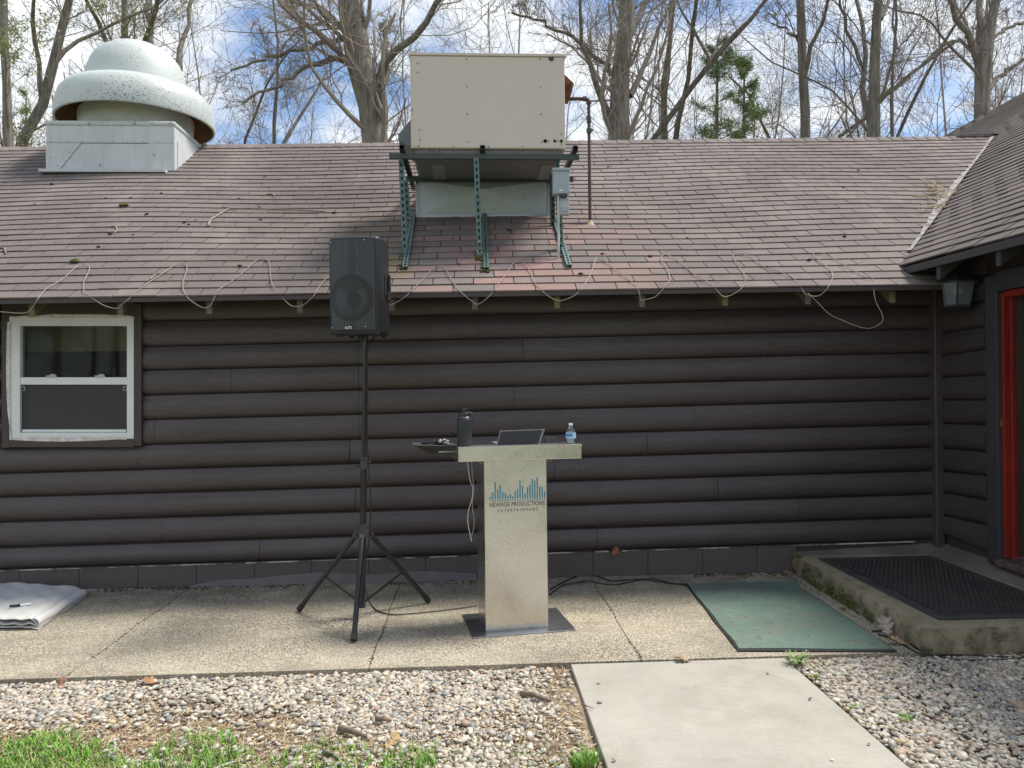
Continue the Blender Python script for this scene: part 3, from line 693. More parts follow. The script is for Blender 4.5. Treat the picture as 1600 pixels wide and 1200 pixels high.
# keep the hidden part of the wing deck under the main roof only
wing_roof = wr.build('wing_roof', M_DECK, cab)
MB().slab([(WRX, 2.2, wz(WRX)-.01), (WRX+5, 2.2, 2.5), (WRX+5, 18, 2.5), (WRX, 18, wz(WRX)-.01)], (0, 0, -.03)).build('wing_rear_roof', M_SHIN, cab)
sv_, sf_, st_ = [], [], []
ang = math.atan(WSL); ay = Vector((math.cos(ang), 0, math.sin(ang))); ax = Vector((0, -1, 0)); az = ax.cross(ay)
if az.z < 0: az = -az
slen = (WRX-WEX)/math.cos(ang); off = 0; nrw = int(slen/.127)
for i in range(nrw+1):
    off += .15+rr.uniform(-.02, .02); y = 18-(off % .305)
    X0 = WEX+i*.127*math.cos(ang)
    while y > 2.3:
        if 6.0 < y < 8.9 and X0 < 3.49+(y-6.07)*.95-.5: y -= .305; continue
        p = Vector((X0, y, wz(X0)+rr.uniform(0, .003)+.012*math.sin(y*1.3+i*.12))); b = len(sv_); t = rr.random()
        for v in tab_verts(.305, .131, rr.uniform(-.004, .004)): sv_.append(tuple(p+ax*v[0]+ay*v[1]+az*v[2])); st_.append((t, t, t, 1))
        sf_ += [tuple(b+k for k in f) for f in TF]; y -= .305
tag(np_mesh('shingles', sv_, sf_, M_SHINW, wing_roof, {'tone': st_}), kind='stuff')
MB().box((WEX-.012, 2.2, WEZ-.060), (WEX+.012, 6.02, WEZ-.006)).build('fascia', M_TRIMGREY, cab)
MB().slab([(WEX+.02, 2.2, wz(WEX)-.05), (WX+.1, 2.2, wz(WX+.1)-.05), (WX+.1, 6.1, wz(WX+.1)-.05), (WEX+.02, 6.1, wz(WEX)-.05)], (0, 0, -.01)).build('soffit', M_SOFFIT, cab)
for px, py in ((1469, 394), (1563, 366), (1700, 330)):
    y = on_x(px, py, WEX+.03).y
    MB().prism([(WEX+.016, y-.02, wz(WEX)-.155), (WEX+.016, y-.02, wz(WEX)-.05), (WX, y-.02, wz(WX)-.05), (WX, y-.02, wz(WX)-.16)], (0, .045, 0)).build('rafter_tail', M_TRIMGREY, cab)
# valley sediment strip
vl = MB()
def valley(t): 
    s = .10+t*.9; lo, hi = 2.5, 8.4
    for _ in range(30):
        x = (lo+hi)/2
        if roofP(x, s).z > wz(x): lo = x
        else: hi = x
    return roofP(x, s, .0)
prev = None
for i in range(60):
    t = i/59; p = valley(t); wd = .010+.02*abs(math.sin(i*1.7))+.055*max(0, 1-abs(t-.40)*4)+random.uniform(0, .02)
    a = p+Vector((-wd, 0, .030)); b = p+Vector((wd*.5, 0, .034+wd*.36)); 
    if prev and t > .06: vl.add([prev[0], a, p+Vector((0, 0, .036)), prev[2]], [(0, 1, 2, 3)]); vl.add([prev[2], p+Vector((0, 0, .036)), b, prev[1]], [(0, 1, 2, 3)])
    prev = (a, b, p+Vector((0, 0, .036)))
vl.build('valley_sediment', M_VALLEY, cab, smooth=True)
vt = valley(1.0)
MB().slab([vt+Vector((-.5, -.06, .02)), vt+Vector((.2, -.06, .03)), vt+Vector((.25, .1, .06)), vt+Vector((-.45, .1, .06))], (0, 0, .012)).build('flashing', M_SSDARK, cab)

# ================================================================== STEP
STZ = .145
step = thing('concrete_step', 'raised mossy concrete doorstep holding the black rubber mat', 'step', (3.3, 5.0, 0))
sb = MB(); NXs, NYs = 14, 22; X0s, X1s, Y0s, Y1s = 2.55, 4.9, 4.215, WY-.04
tr = random.Random(11)
def edge_j(i, j):
    ox = (tr.uniform(-.012, .010) if i == 0 else 0); oy = (tr.uniform(-.006, .006) if j == 0 else 0); return ox, oy
top = []
for j in range(NYs+1):
    for i in range(NXs+1):
        ox, oy = edge_j(i, j); top.append((X0s+(X1s-X0s)*i/NXs+ox+(.04*(j/NYs) if i == 0 else 0), Y0s+(Y1s-Y0s)*j/NYs+oy, STZ+tr.uniform(-.0015, .0015)-(.006 if i == 0 or j == 0 else 0)))
W_ = NXs+1
fs = [(j*W_+i, j*W_+i+1, (j+1)*W_+i+1, (j+1)*W_+i) for j in range(NYs) for i in range(NXs)]
vs = list(top); n0 = len(vs)
left = [j*W_ for j in range(NYs+1)]; front = list(range(NXs+1))
for lev, z in ((0, STZ*.62), (1, STZ*.25), (2, -.06)):
    for j in range(NYs+1): x, y, _ = top[j*W_]; vs.append((x-.012+tr.uniform(-.012, .008), y, z))
for k in range(3):
    A = left if k == 0 else [n0+(k-1)*(NYs+1)+j for j in range(NYs+1)]; B_ = [n0+k*(NYs+1)+j for j in range(NYs+1)]
    fs += [(A[j], A[j+1], B_[j+1], B_[j]) for j in range(NYs)]
n1_ = len(vs)
for lev, z in ((0, STZ*.62), (1, STZ*.25), (2, -.06)):
    for i in range(NXs+1): x, y, _ = top[i]; vs.append((vs[n0+lev*(NYs+1)] if i == 0 else (x, y-.010+tr.uniform(-.006, .006), z)))
for k in range(3):
    A = front if k == 0 else [n1_+(k-1)*(NXs+1)+j for j in range(NXs+1)]; B_ = [n1_+k*(NXs+1)+j for j in range(NXs+1)]
    fs += [(A[j], B_[j], B_[j+1], A[j+1]) for j in range(NXs)]
sb.add(vs, fs); sb.build('step_block', M_STEP, step, smooth=True, sharp=30)
cv = MB()   # sloping mortar fillet where the step meets both walls
ys = np.linspace(4.2, WY-.06, 14)
for y0, y1 in zip(ys[:-1], ys[1:]):
    f = lambda y: .10+.05*(y-4.2)/1.8
    cv.hexa([(WX-f(y0)-.06, y0, STZ-.01), (WX+.01, y0, STZ-.01), (WX+.01, y1, STZ-.01), (WX-f(y1)-.06, y1, STZ-.01), (WX-f(y0)-.05, y0, STZ+.006), (WX+.01, y0, STZ+.05), (WX+.01, y1, STZ+.05), (WX-f(y1)-.05, y1, STZ+.006)])
xs = np.linspace(2.60, WX-.05, 12)
for x0, x1 in zip(xs[:-1], xs[1:]):
    f = lambda x: .05+.08*(x-2.6)/1.2
    hh = lambda x: .012+.05*(x-2.6)/1.2
    cv.hexa([(x0, WY-f(x0)-.03, STZ-.01), (x1, WY-f(x1)-.03, STZ-.01), (x1, WY+.01, STZ-.01), (x0, WY+.01, STZ-.01), (x0, WY-f(x0)-.02, STZ+.004), (x1, WY-f(x1)-.02, STZ+.004), (x1, WY+.01, STZ+hh(x1)), (x0, WY+.01, STZ+hh(x0))])
cv.build('mortar_fillet', M_COVE, step, smooth=True)
ms = MB()
def lump(m_, c, r, sq=.5, n=7, seed=0):
    rs = random.Random(seed); base = len(m_.v); prof = [(0, 1), (.45, .85), (.8, .5), (1, .12), (.95, -.3)]
    for (pr, pz) in prof:
        for k in range(n):
            a = 2*math.pi*k/n; j = 1+rs.uniform(-.25, .25)
            m_.v.append((c[0]+pr*r*j*math.cos(a), c[1]+pr*r*j*math.sin(a), c[2]+pz*r*sq*j))
    for i in range(len(prof)-1):
        for k in range(n): m_.f.append((base+i*n+k, base+i*n+(k+1) % n, base+(i+1)*n+(k+1) % n, base+(i+1)*n+k))
for i in range(150):
    y = random.choice([random.uniform(5.2, 5.6), random.uniform(4.75, 5.15), random.uniform(5.5, 5.9), random.uniform(5.0, 5.3)])
    lump(ms, (2.535+.04*(y-4.2)/1.8+random.uniform(-.006, .012), y, abs(random.gauss(.0, .05))), random.uniform(.008, .022), .8, seed=i)
for i in range(20): lump(ms, (2.60+random.uniform(-.03, .02), 6.0+random.uniform(-.03, .05), STZ), random.uniform(.008, .016), .5, seed=i)
tag(ms.build('moss', M_MOSS, step, smooth=True), kind='stuff')
# black ring mat
bm_ = thing('rubber_mat', 'black perforated rubber ring mat lying on the concrete doorstep', 'door mat', (3.15, 5.1, STZ))
MX0, MX1, MY0, MY1 = 2.70, 3.60, 4.335, 5.885; Z0, Z1 = STZ+.004, STZ+.016
base = MB().box((MX0+.05, MY0+.05, Z0), (MX1-.05, MY1-.05, Z0+.003)).build('backing', M_CORD, bm_)
bd = MB()
for a, b in (((MX0, MY0), (MX1, MY0+.065)), ((MX0, MY1-.05), (MX1, MY1)), ((MX0, MY0+.065), (MX0+.065, MY1-.05)), ((MX1-.05, MY0+.065), (MX1, MY1-.05))): bd.box((*a, Z0), (*b, Z1-.001))
bd.build('border', M_MATH, bm_, bevel=.004)
rg = MB(); px_ = .034; nI = int((MX1-MX0-.12)/px_)+1; nJ = int((MY1-MY0-.12)/(px_*.86))+1; hx = []
for j in range(nJ):
    for i in range(nI):
        cx = MX0+.075+px_*(i+.5*(j % 2)); cy = MY0+.075+px_*.86*j
        if cx > MX1-.055: continue
        b = len(rg.v)
        for (r_, z) in ((.0178, Z0+.003), (.0178, Z1), (.0105, Z1), (.0105, Z0+.003)):
            for k in range(6): a = math.pi/3*k+math.pi/6; rg.v.append((cx+r_*math.cos(a), cy+r_*math.sin(a), z))
        for q in range(1, 3):
            for k in range(6): rg.f.append((b+q*6+k, b+q*6+(k+1) % 6, b+(q+1)*6+(k+1) % 6, b+(q+1)*6+k))
tag(rg.build('ring_lattice', M_MATH, bm_), kind='stuff')
# green mat
gm = thing('carpet_mat', 'faded green ribbed entrance mat lying on the patio beside the doorstep', 'door mat', (2.0, 5.1, 0))
q = [on_z(1153, 1016, .01), on_z(1402, 1017, .01), on_z(1238, 907.5, .01), on_z(1070, 911, .01)]
def mat_mesh(q, z, inset, nu=16, nv=24, amp=.003):
    m_ = MB(); c = sum(q, Vector())/4; q = [p+(c-p).normalized()*inset for p in q]
    for j in range(nv+1):
        for i in range(nu+1):
            u, v = i/nu, j/nv; p = q[0]*(1-u)*(1-v)+q[1]*u*(1-v)+q[2]*u*v+q[3]*(1-u)*v
            m_.v.append((p.x+.002*math.sin(v*14), p.y, z+amp*(.6+.6*math.sin(u*7+v*5)+.5*math.sin(v*17+u*3)+(1.4 if i in (0, nu) and (j % 7 in (2, 3)) else 0))))
    n = len(m_.v); m_.v += [(x, y, .0015) for x, y, z in m_.v]; W = nu+1
    m_.f = [(j*W+i, j*W+i+1, (j+1)*W+i+1, (j+1)*W+i) for j in range(nv) for i in range(nu)]
    per = [i for i in range(W)]+[j*W+nu for j in range(1, nv+1)]+[nv*W+i for i in range(nu-1, -1, -1)]+[j*W for j in range(nv-1, 0, -1)]
    m_.f += [(per[k], n+per[k], n+per[(k+1) % len(per)], per[(k+1) % len(per)]) for k in range(len(per))]
    return m_
mat_mesh(q, .006, 0).build('rubber_edge', M_RUBBER, gm, smooth=True, sharp=40)
mat_mesh(q, .0115, .028, amp=.0028).build('carpet', M_GREENMAT, gm, smooth=True, sharp=40)

# ================================================================== KITCHEN EXHAUST
fanc = Vector((-3.79, 8.95, 4.39))
ex = thing('roof_exhaust_fan', 'white mushroom-shaped exhaust fan on a metal curb at the left of the roof', 'exhaust fan', (fanc.x, fanc.y, 3.9))
cl = on_y(72, 188, 8.27); crr = on_y(272, 190, 8.27)
hx = (crr.x-cl.x)/2; fanc.x = (cl.x+crr.x)/2; zt = cl.z; fanc.y = 8.27+hx
zb = on_roof(170, 268, 0).z
cu = MB().box((cl.x, 8.27, zb-.25), (crr.x, 8.27+2*hx, zt-.04)); curb = cu.build('curb', M_CURB, ex, bevel=.004)
MB().box((cl.x-.012, 8.255, zt-.055), (crr.x+.012, 8.285+2*hx, zt+.0)).build('curb_cap', M_HOOD, ex, bevel=.02)
sh = MB()
mid = on_y(170, 224, 8.27).z
sh.box((cl.x+.004, 8.262, zb-.02), (crr.x-.15, 8.2695, mid)); sh.box((crr.x-.26, 8.258, zb-.02), (crr.x-.002, 8.2618, mid))
p_ = [(cl.x+.003, 8.252, mid-.003), (cl.x+.36, 8.252, mid-.003), (cl.x+.14, 8.252, zb+.01), (cl.x+.003, 8.252, zb+.01)]
sh.prism(p_, (0, .005, 0))
sh.box((crr.x+.001, 8.35, zb-.1), (crr.x+.008, 8.27+2*hx-.1, mid+.05))
sh.build('flashing_sheet', M_CURB, curb, bevel=.001)
MB().box((cl.x+.004, 8.2600, mid-.004), (crr.x-.003, 8.2685, mid+.003)).build('seam', M_HUB, curb)
rv = MB()
for i in range(9): 
    x = cl.x+.06+i*.155; rv.lathe([(.008, 0), (.006, .004)], 6, (x, 8.256, mid+.012))
for x, z in [(cl.x+.05, mid-.15), (cl.x+.24, mid-.10), (cl.x+.12, zb+.05), (cl.x+.55, zb+.06), (crr.x-.2, mid-.12)]:
    rv.box((x-.007, 8.247, z-.007), (x+.007, 8.26, z+.007))
for x in (cl.x+.44, cl.x+.90): rv.tube([(x, 8.245, zt-.028), (x, 8.262, zt-.028)], .017, 8)
rv.build('screw', M_SSDARK, curb)
MB().box((cl.x-.03, 8.17, zb-.035), (crr.x-.06, 8.262, zb-.005)).build('flashing_lip', M_CURB, curb)
fz = on_y(160, 157.5, fanc.y-.80).z
sk_ = MB().lathe([(.805, 0), (.825, .004), (.83, .03), (.815, .18), (.785, .28), (.715, .355), (.62, .395), (.545, .402), (.535, .408), (.530, .47), (.505, .60), (.455, .72), (.37, .82), (.25, .89), (.12, .925), (.001, .935)], 64, (fanc.x, fanc.y, fz))
hood = sk_.build('hood', M_HOOD, ex, smooth=True, sharp=45)
MB().lathe([(.80, .002), (.795, .03), (.78, .18), (.70, .31), (.55, .38), (.001, .39)], 64, (fanc.x, fanc.y, fz)).build('hood_lining', M_HOODIN, ex, smooth=True)
MB().lathe([(.57, zt-fz-.01), (.60, .02), (.595, .10), (.50, .17), (.001, .19)], 48, (fanc.x, fanc.y, fz)).build('fan_body', simple('fan_body_paint', (.62, .64, .56), .5, scale=4), ex, smooth=True)
ms_ = MB()
for k in range(96):
    a = 2*math.pi*k/96; a2 = a+.001
    ms_.bar((fanc.x+.58*math.cos(a), fanc.y+.58*math.sin(a), fz+.13), (fanc.x+.76*math.cos(a), fanc.y+.76*math.sin(a), fz+.24), .005, .005)
for r_ in (.61, .64, .67, .70, .73): ms_.tube([(fanc.x+r_*math.cos(2*math.pi*k/48), fanc.y+r_*math.sin(2*math.pi*k/48), fz+.13+(r_-.58)*.6) for k in range(49)], .004, 3, False)
ms_.build('bird_screen', M_RUST, ex)

# ================================================================== ROOFTOP UNIT
ACY = 6.25
a0 = on_y(640.5, 84, ACY); a1 = on_y(883.5, 233, ACY); acx0, acx1 = a0.x, a1.x; acz1 = a0.z; acz0 = a1.z; ACD = .86
ac = thing('rooftop_air_unit', 'large beige sheet-metal rooftop air conditioning unit on a green strut rack', 'air conditioner', ((acx0+acx1)/2, ACY+.4, acz0))
cas = MB().box((acx0, ACY, acz0), (acx1, ACY+ACD, acz1)); casing = cas.build('casing', M_AC, ac, bevel=.006)
MB().box((acx0+.018, ACY-.006, acz0+.006), (acx1-.018, ACY-.001, acz1-.022)).build('front_panel', M_AC, ac, bevel=.002)
MB().box((acx0-.012, ACY-.014, acz1-.014), (acx1+.012, ACY+ACD+.01, acz1+.008)).build('lid', M_AC, ac, bevel=.003)
lx = lambda z: acx0+(z-640.5)/243*(acx1-acx0)
scr = MB(); 
def acp(zx, zy, Y=ACY-.006):  # from enlarged-picture coordinates (x5.33 of the region at 620,60)
    return on_y(620+zx/5.333, 60+zy/5.333, Y)
for zx, zy in [(173,207),(173,284),(580,172),(1195,174),(585,402),(1198,404),(586,632),(1202,633),(590,864),(193,762),(194,848),(127,593),(1371,799),(1204,865),(1371,881),(182,899),(474,901),(763,902),(1050,901),(1260,856),(1341,856)]:
    p = acp(zx, zy); scr.tube([p+Vector((0, -.005, 0)), p+Vector((0, .004, 0))], .0052, 6)
scr.build('screw', M_HUB, ac)
for zx, zy, r_ in ((1236, 856, .0155), (1316, 856, .0125), (1371, 856, .0125)):
    p = acp(zx, zy); MB().lathe([(r_+.004, 0), (r_, .0)], 6, (0,0,0)); MB().tube([p+Vector((0, -.002, 0)), p+Vector((0, .002, 0))], r_, 14).build('port', simple('port_black', (.006,.006,.006), .9), ac)
p = acp(1287, 168); MB().tube([p+Vector((0, -.004, 0)), p+Vector((0, .003, 0))], .022, 20).build('cap', M_HUB, ac)
pa, pb = acp(122, 738), acp(184, 895)
MB().box((pa.x, ACY-.009, pb.z), (pb.x, ACY-.0065, pa.z)).build('access_cover', M_AC, ac, bevel=.001)
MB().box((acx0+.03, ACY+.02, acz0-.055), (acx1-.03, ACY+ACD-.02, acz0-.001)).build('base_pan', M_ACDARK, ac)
lg = MB()
for fx in (.095, .855):
    x = acx0+fx*(acx1-acx0); 
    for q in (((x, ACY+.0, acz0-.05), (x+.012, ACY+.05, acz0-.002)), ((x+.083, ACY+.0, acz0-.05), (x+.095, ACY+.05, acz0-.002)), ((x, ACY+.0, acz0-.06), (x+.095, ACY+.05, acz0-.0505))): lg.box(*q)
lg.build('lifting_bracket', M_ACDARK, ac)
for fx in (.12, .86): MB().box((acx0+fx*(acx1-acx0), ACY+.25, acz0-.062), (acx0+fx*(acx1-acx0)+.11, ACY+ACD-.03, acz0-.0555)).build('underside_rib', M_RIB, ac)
# side hoods
def H(px, py, Y): return on_y(px, py, Y)
y0, y1 = ACY+.25, ACY+.70
xh = acx0; zt_, zb_ = on_y(641, 183, y0).z, on_y(641, 226, y0).z
MB().prism([(xh, y0, zb_-.03), (xh-.125, y0, zb_+.045), (xh-.125, y0, zb_+.085), (xh, y0, zt_)], (0, y1-y0, 0)).build('intake_hood', M_ACHOOD, ac)
xh = acx1+.0; y0 = ACY+.35; zt_, zb_ = on_y(882, 112, y0).z, on_y(882, 144, y0).z
ff = MB().prism([(xh, y0, zb_+.0), (xh+.105, y0, zb_+.0), (xh+.125, y0, zb_+.075), (xh, y0, zt_+.02)], (0, .28, 0)); flue = ff.build('flue_hood', M_RUST, ac)
sl = MB()
for i in range(6): sl.box((xh+.012+i*.016, y0-.006, zb_+.006), (xh+.016+i*.016, y0-.001, zb_+.075))
sl.build('louvre', simple('sooty_louvre', (.03, .02, .015), .8), flue)
# duct
dY = on_roof(755, 338, 0).y
d0, d1 = on_y(652, 284, dY), on_y(857, 338, dY); zr = on_roof(755, 338, 0).z
duct = thing('sheet_metal_duct', 'galvanised cross-creased duct box running from the rooftop unit down into the shingles', 'duct', ((d0.x+d1.x)/2, dY+.3, zr))
db = MB(); xa, xb, zt_ = d0.x, d1.x, acz0-.056; zb_ = zr-.0; cxm = (xa+xb)/2; czm = zb_+.45*(zt_-zb_)
db.add([(xa, dY, zb_), (xb, dY, zb_), (xb, dY-.01, zt_), (xa, dY-.01, zt_), (cxm, dY-.055, zt_-.085)], [(0, 1, 4), (1, 2, 4), (2, 3, 4), (3, 0, 4)])
db.add([(xa, dY, zb_), (xa, dY-.01, zt_), (xa, dY+.6, zt_), (xa, dY+.6, zb_)], [(0, 1, 2, 3)]).add([(xb, dY, zb_), (xb, dY-.01, zt_), (xb, dY+.6, zt_), (xb, dY+.6, zb_)], [(0, 3, 2, 1)])
db.build('duct_box', M_DUCT, duct)
MB().box((xa-.015, dY-.014, zb_-.02), (xa+.012, dY-.002, zt_)).box((xb-.012, dY-.014, zb_-.02), (xb+.015, dY-.002, zt_)).box((xa, dY-.03, zb_-.015), (xb, dY-.003, zb_+.012)).build('seam_flange', M_SSDARK, duct)
# strut rack
rk = thing('strut_rack', 'green perforated channel rack bolted to the shingles under the rooftop unit', 'metal rack', ((acx0+acx1)/2, 6.3, 2.8))
def strut(a, b, name, m_, wd=.041, slots=True, face=(0, -1, 0), sp=.055, sl=.03):
    a, b = Vector(a), Vector(b); t = (b-a); Ln = t.length; t.normalize(); f = Vector(face); f = (f-t*f.dot(t)).normalized(); s = t.cross(f).normalized()
    m_b = MB()
    # channel: two flanges and a web at the front built as strips around the slots
    def bx(u0, u1, v0, v1, w0, w1): m_b.hexa([a+t*u0+s*v0+f*w0, a+t*u0+s*v1+f*w0, a+t*u0+s*v1+f*w1, a+t*u0+s*v0+f*w1, a+t*u1+s*v0+f*w0, a+t*u1+s*v1+f*w0, a+t*u1+s*v1+f*w1, a+t*u1+s*v0+f*w1])
    h = wd/2
    bx(0, Ln, -h, -h+.003, -.038, 0); bx(0, Ln, h-.003, h, -.038, 0)
    if slots:
        bx(0, Ln, -h+.003, -.008, -.003, -.0003); bx(0, Ln, .008, h-.003, -.003, -.0003)
        u = 0
        while u < Ln: bx(u, min(u+sp-sl, Ln), -.008, .008, -.003, -.0003); u += sp
        bx(0, Ln, -h+.003, h-.003, -.038, -.036)
    else: bx(0, Ln, -h+.003, h-.003, -.003, -.0003)
    return m_b.build(name, m_, rk)
zbm = on_y(755, 244, ACY-.02).z
xl, xr = on_y(608, 245, ACY-.02).x, on_y(905, 246, ACY-.02).x
strut((xl, ACY-.02, zbm), (xr, ACY-.02, zbm), 'beam', M_STRUTD, .042, False)
YB = 6.98; zbb = on_y(755, 280, YB).z
strut((on_y(634, 280, YB).x, YB-.02, zbb), (on_y(896, 280, YB).x, YB-.02, zbb), 'beam', M_STRUTD, .042, False)
for (tx, ty), (bx_, by_) in (((626, 250), (633, 400)), ((744, 250), (750, 404)), ((871, 252), (877, 395))):
    pb_ = on_roof(bx_, by_, .0); pt = on_y(tx, ty, ACY-.0); strut((pt.x, pb_.y, zbm-.02), (pb_.x, pb_.y, pb_.z), 'post', M_STRUT)
for (tx, ty), (bx_, by_) in (((634, 285), (638, 348)), ((863, 285), (864, 356))):
    pb_ = on_roof(bx_, by_, .0); pt = on_y(tx, ty, pb_.y); strut((pt.x, pb_.y, zbb-.02), (pb_.x, pb_.y, pb_.z), 'post', M_STRUT if tx < 700 else M_STRUTD)
for px in (628, 754, 899):
    p = on_y(px, 238, ACY-.06); strut((p.x, ACY-.07, zbm+.035), (p.x, 7.5, zbm+.035), 'cross_member', simple('black_green_strut', (.02, .03, .028), .5), face=(0, 0, -1), sp=.048)
for (tx, ty), (bx_, by_) in (((646, 338), (633, 424)), ((757, 340), (760, 425)), ((866, 345), (889, 421))):
    a, b = on_roof(tx, ty, .042), on_roof(bx_, by_, .042); nn = Vector((0, -.53, .85)); strut(b, a, 'sleeper', M_STRUT, face=nn, sp=.05)
for (bx_, by_) in ((633, 404), (750, 407), (758, 424), (631, 421)):
    mo = MB(); 
    for k in range(16): c = on_roof(bx_+random.uniform(-6, 4), by_+random.uniform(-5, 3), .012); lump(mo, c, random.uniform(.008, .02), .7, seed=k)
    tag(mo.build('moss', M_MOSS, rk, smooth=True), kind='stuff')
# electrical boxes
pz = on_y(876, 285, ACY-.06); s_ = ACY/1200
eb = thing('disconnect_box', 'light grey electrical disconnect box on the right post of the strut rack', 'electrical box', (pz.x, ACY-.06, pz.z))
MB().box((pz.x-.068, ACY-.11, pz.z-.105), (pz.x+.066, ACY-.025, pz.z+.092)).build('enclosure', M_GREYBOX, eb, bevel=.008)
MB().box((pz.x-.072, ACY-.122, pz.z+.080), (pz.x+.070, ACY-.02, pz.z+.102)).build('cover_lip', M_GREYBOX, eb, bevel=.004)
MB().box((pz.x+.0, ACY-.115, pz.z-.128), (pz.x+.045, ACY-.05, pz.z-.106)).build('latch', M_HUB, eb)
MB().box((pz.x-.02, ACY-.114, pz.z-.085), (pz.x+.012, ACY-.111, pz.z-.072)).build('sticker', M_WLABEL, eb)
ps = on_y(881, 324, ACY-.02)
ob = thing('outlet_box', 'small grey outlet box just below the larger disconnect box', 'electrical box', (ps.x, ACY-.02, ps.z))
MB().box((ps.x-.038, ACY-.07, ps.z-.068), (ps.x+.040, ACY-.0, ps.z+.066)).build('enclosure', simple('pale_enclosure', (.50, .53, .54), .45), ob, bevel=.005)
MB().box((ps.x-.030, ACY-.076, ps.z-.05), (ps.x+.032, ACY-.0705, ps.z-.004)).build('cover', M_GREYBOX, ob, bevel=.002)
cd = MB(); pr = on_roof(872, 404, .0); cd.tube([(pz.x-.022, ACY-.07, pz.z-.11), (pz.x-.022, ACY-.07, pz.z-.45), (pr.x, pr.y-.03, pr.z+.10), (pr.x, pr.y-.01, pr.z)], .011, 8)
cdo = cd.build('conduit', M_CONDUIT, smooth=True); tag(cdo, 'white conduit dropping from the disconnect box to the shingles', 'conduit')
# gas pipe
gp = thing('gas_pipe', 'rusty gas pipe rising from the shingles and bending left to the rooftop unit', 'pipe', tuple(on_roof(922, 350, 0)))
b_ = on_roof(922, 350, 0); tz = on_y(918, 154, b_.y).z
MB().tube([b_+Vector((0, 0, -.02)), Vector((b_.x, b_.y, tz-.04)), Vector((b_.x-.004, b_.y, tz-.012)), Vector((b_.x-.02, b_.y, tz)), (acx1+.0, b_.y, tz)], .0145, 10).build('pipe_run', M_PIPE, gp, smooth=True)
MB().tube([(b_.x, b_.y, tz-.05), (b_.x, b_.y, tz-.02)], .022, 10).tube([(b_.x-.05, b_.y, tz), (b_.x-.02, b_.y, tz)], .022, 10).tube([(b_.x, b_.y, tz-.22), (b_.x, b_.y, tz-.16)], .021, 8).build('fitting', M_PIPE, gp)
MB().tube([(b_.x, b_.y, tz-.31), (b_.x, b_.y, tz-.27)], .024, 8).box((b_.x+.01, b_.y-.02, tz-.30), (b_.x+.035, b_.y-.01, tz-.28)).build('valve', simple('valve_green', (.05, .12, .11), .5), gp)
MB().lathe([(.05, -.02), (.03, .012), (.018, .03)], 12, tuple(b_)).build('sealant_collar', M_STRAW, gp, smooth=True)

# ================================================================== HEAT CABLE
cable = [(-20,486),(0,487),(40,489),(52,478),(60,466),(75,455),(100,440),(120,422),(131,417.5),(139,419),(141,426),(133,443),(132,455),(136,463),(160,476),(182,482),(190,476),(200,468),(225,452),(255,432),(275,418),(286,415),(292,418),(293,426),(287,445),(288,458),(295,467),(315,480),(326,479),(333,470),(340,460),(350,452),(375,435),(400,412),(412,408),(420,411),(422,420),(424,440),(430,455),(450,474),(462,479),(475,476),(490,462),(500,452),(515,437),(535,445),(560,470),(590,480),(605,478),(620,472),(635,462),(650,452),(665,437),(677,423),(686,419.5),(695,423),(705,440),(720,456),(738,471),(748,475),(765,462),(780,447),(793,430),(801,417),(810,412.5),(820,417),(830,432),(835,445),(850,457),(866,468),(880,469),(900,460),(915,446),(925,425),(931,408),(936,407),(945,412),(960,424),(985,443),(998,455),(1001,469),(1008,468),(1025,463),(1040,450),(1046,440),(1042,425),(1033,412),(1033,405),(1039,402),(1048,405),(1060,412),(1085,433),(1110,448),(1128,462),(1140,462),(1158,451),(1164,440),(1157,425),(1145,407),(1148,401),(1160,401),(1175,408),(1195,422),(1220,430),(1240,440),(1255,455),(1262,461),(1280,462),(1295,447),(1300,433),(1290,420),(1270,402),(1275,399),(1290,402),(1330,425),(1350,437),(1362,440),(1366,460),(1370,475),(1378,490),(1378,503),(1360,513),(1340,510),(1315,500),(1295,490),(1275,470),(1262,458)]
def smoothpts(P, n=3):
    out = []; P = [Vector(p) for p in P]; m = len(P)
    for i in range(m-1):
        p0, p1, p2, p3 = P[max(i-1, 0)], P[i], P[i+1], P[min(i+2, m-1)]
        for k in range(n):
            t = k/n; out.append(.5*((2*p1)+(p2-p0)*t+(2*p0-5*p1+4*p2-p3)*t*t+(3*p1-p0-3*p2+p3)*t**3))
    out.append(P[-1]); return out
cp3 = []
for px, py in cable:
    yv = 468-.0150*px
    if py < yv-2: cp3.append(on_roof(px, py, .024))
    else: cp3.append(on_y(px, py, EY-.02))
hc = MB().tube(smoothpts(cp3, 4), .0029, 6).build('heating_cable', M_CABLE, smooth=True)
tag(hc, 'pale de-icing cable zigzagging along the edge of the shingle roof', 'cable')

# ================================================================== LANTERN
lc = on_x(1497, 456, WX-.14)
ln = thing('wall_lantern', 'black six-sided porch lantern hanging crooked beside the red door frame', 'lantern', tuple(lc)); ln.rotation_euler = (R(-3), R(5), R(-6))
def hexring(r, z, n=6, ph=0): return [(r*math.cos(2*math.pi*k/n+ph), r*math.sin(2*math.pi*k/n+ph), z) for k in range(n)]
def loft(m_, rings):
    n = len(rings[0]); b = len(m_.v)
    for r_ in rings: m_.v += r_
    for i in range(len(rings)-1):
        for k in range(n): m_.f.append((b+i*n+k, b+i*n+(k+1) % n, b+(i+1)*n+(k+1) % n, b+(i+1)*n+k))
    m_.f.append(tuple(b+k for k in range(n-1, -1, -1))); m_.f.append(tuple(b+(len(rings)-1)*n+k for k in range(n)))
loft_ = MB(); loft(loft_, [hexring(.150, .056), hexring(.152, .062), hexring(.05, .128), hexring(.02, .134)]); loft_.build('lantern_roof', M_TRIMGREY, ln, local=True)
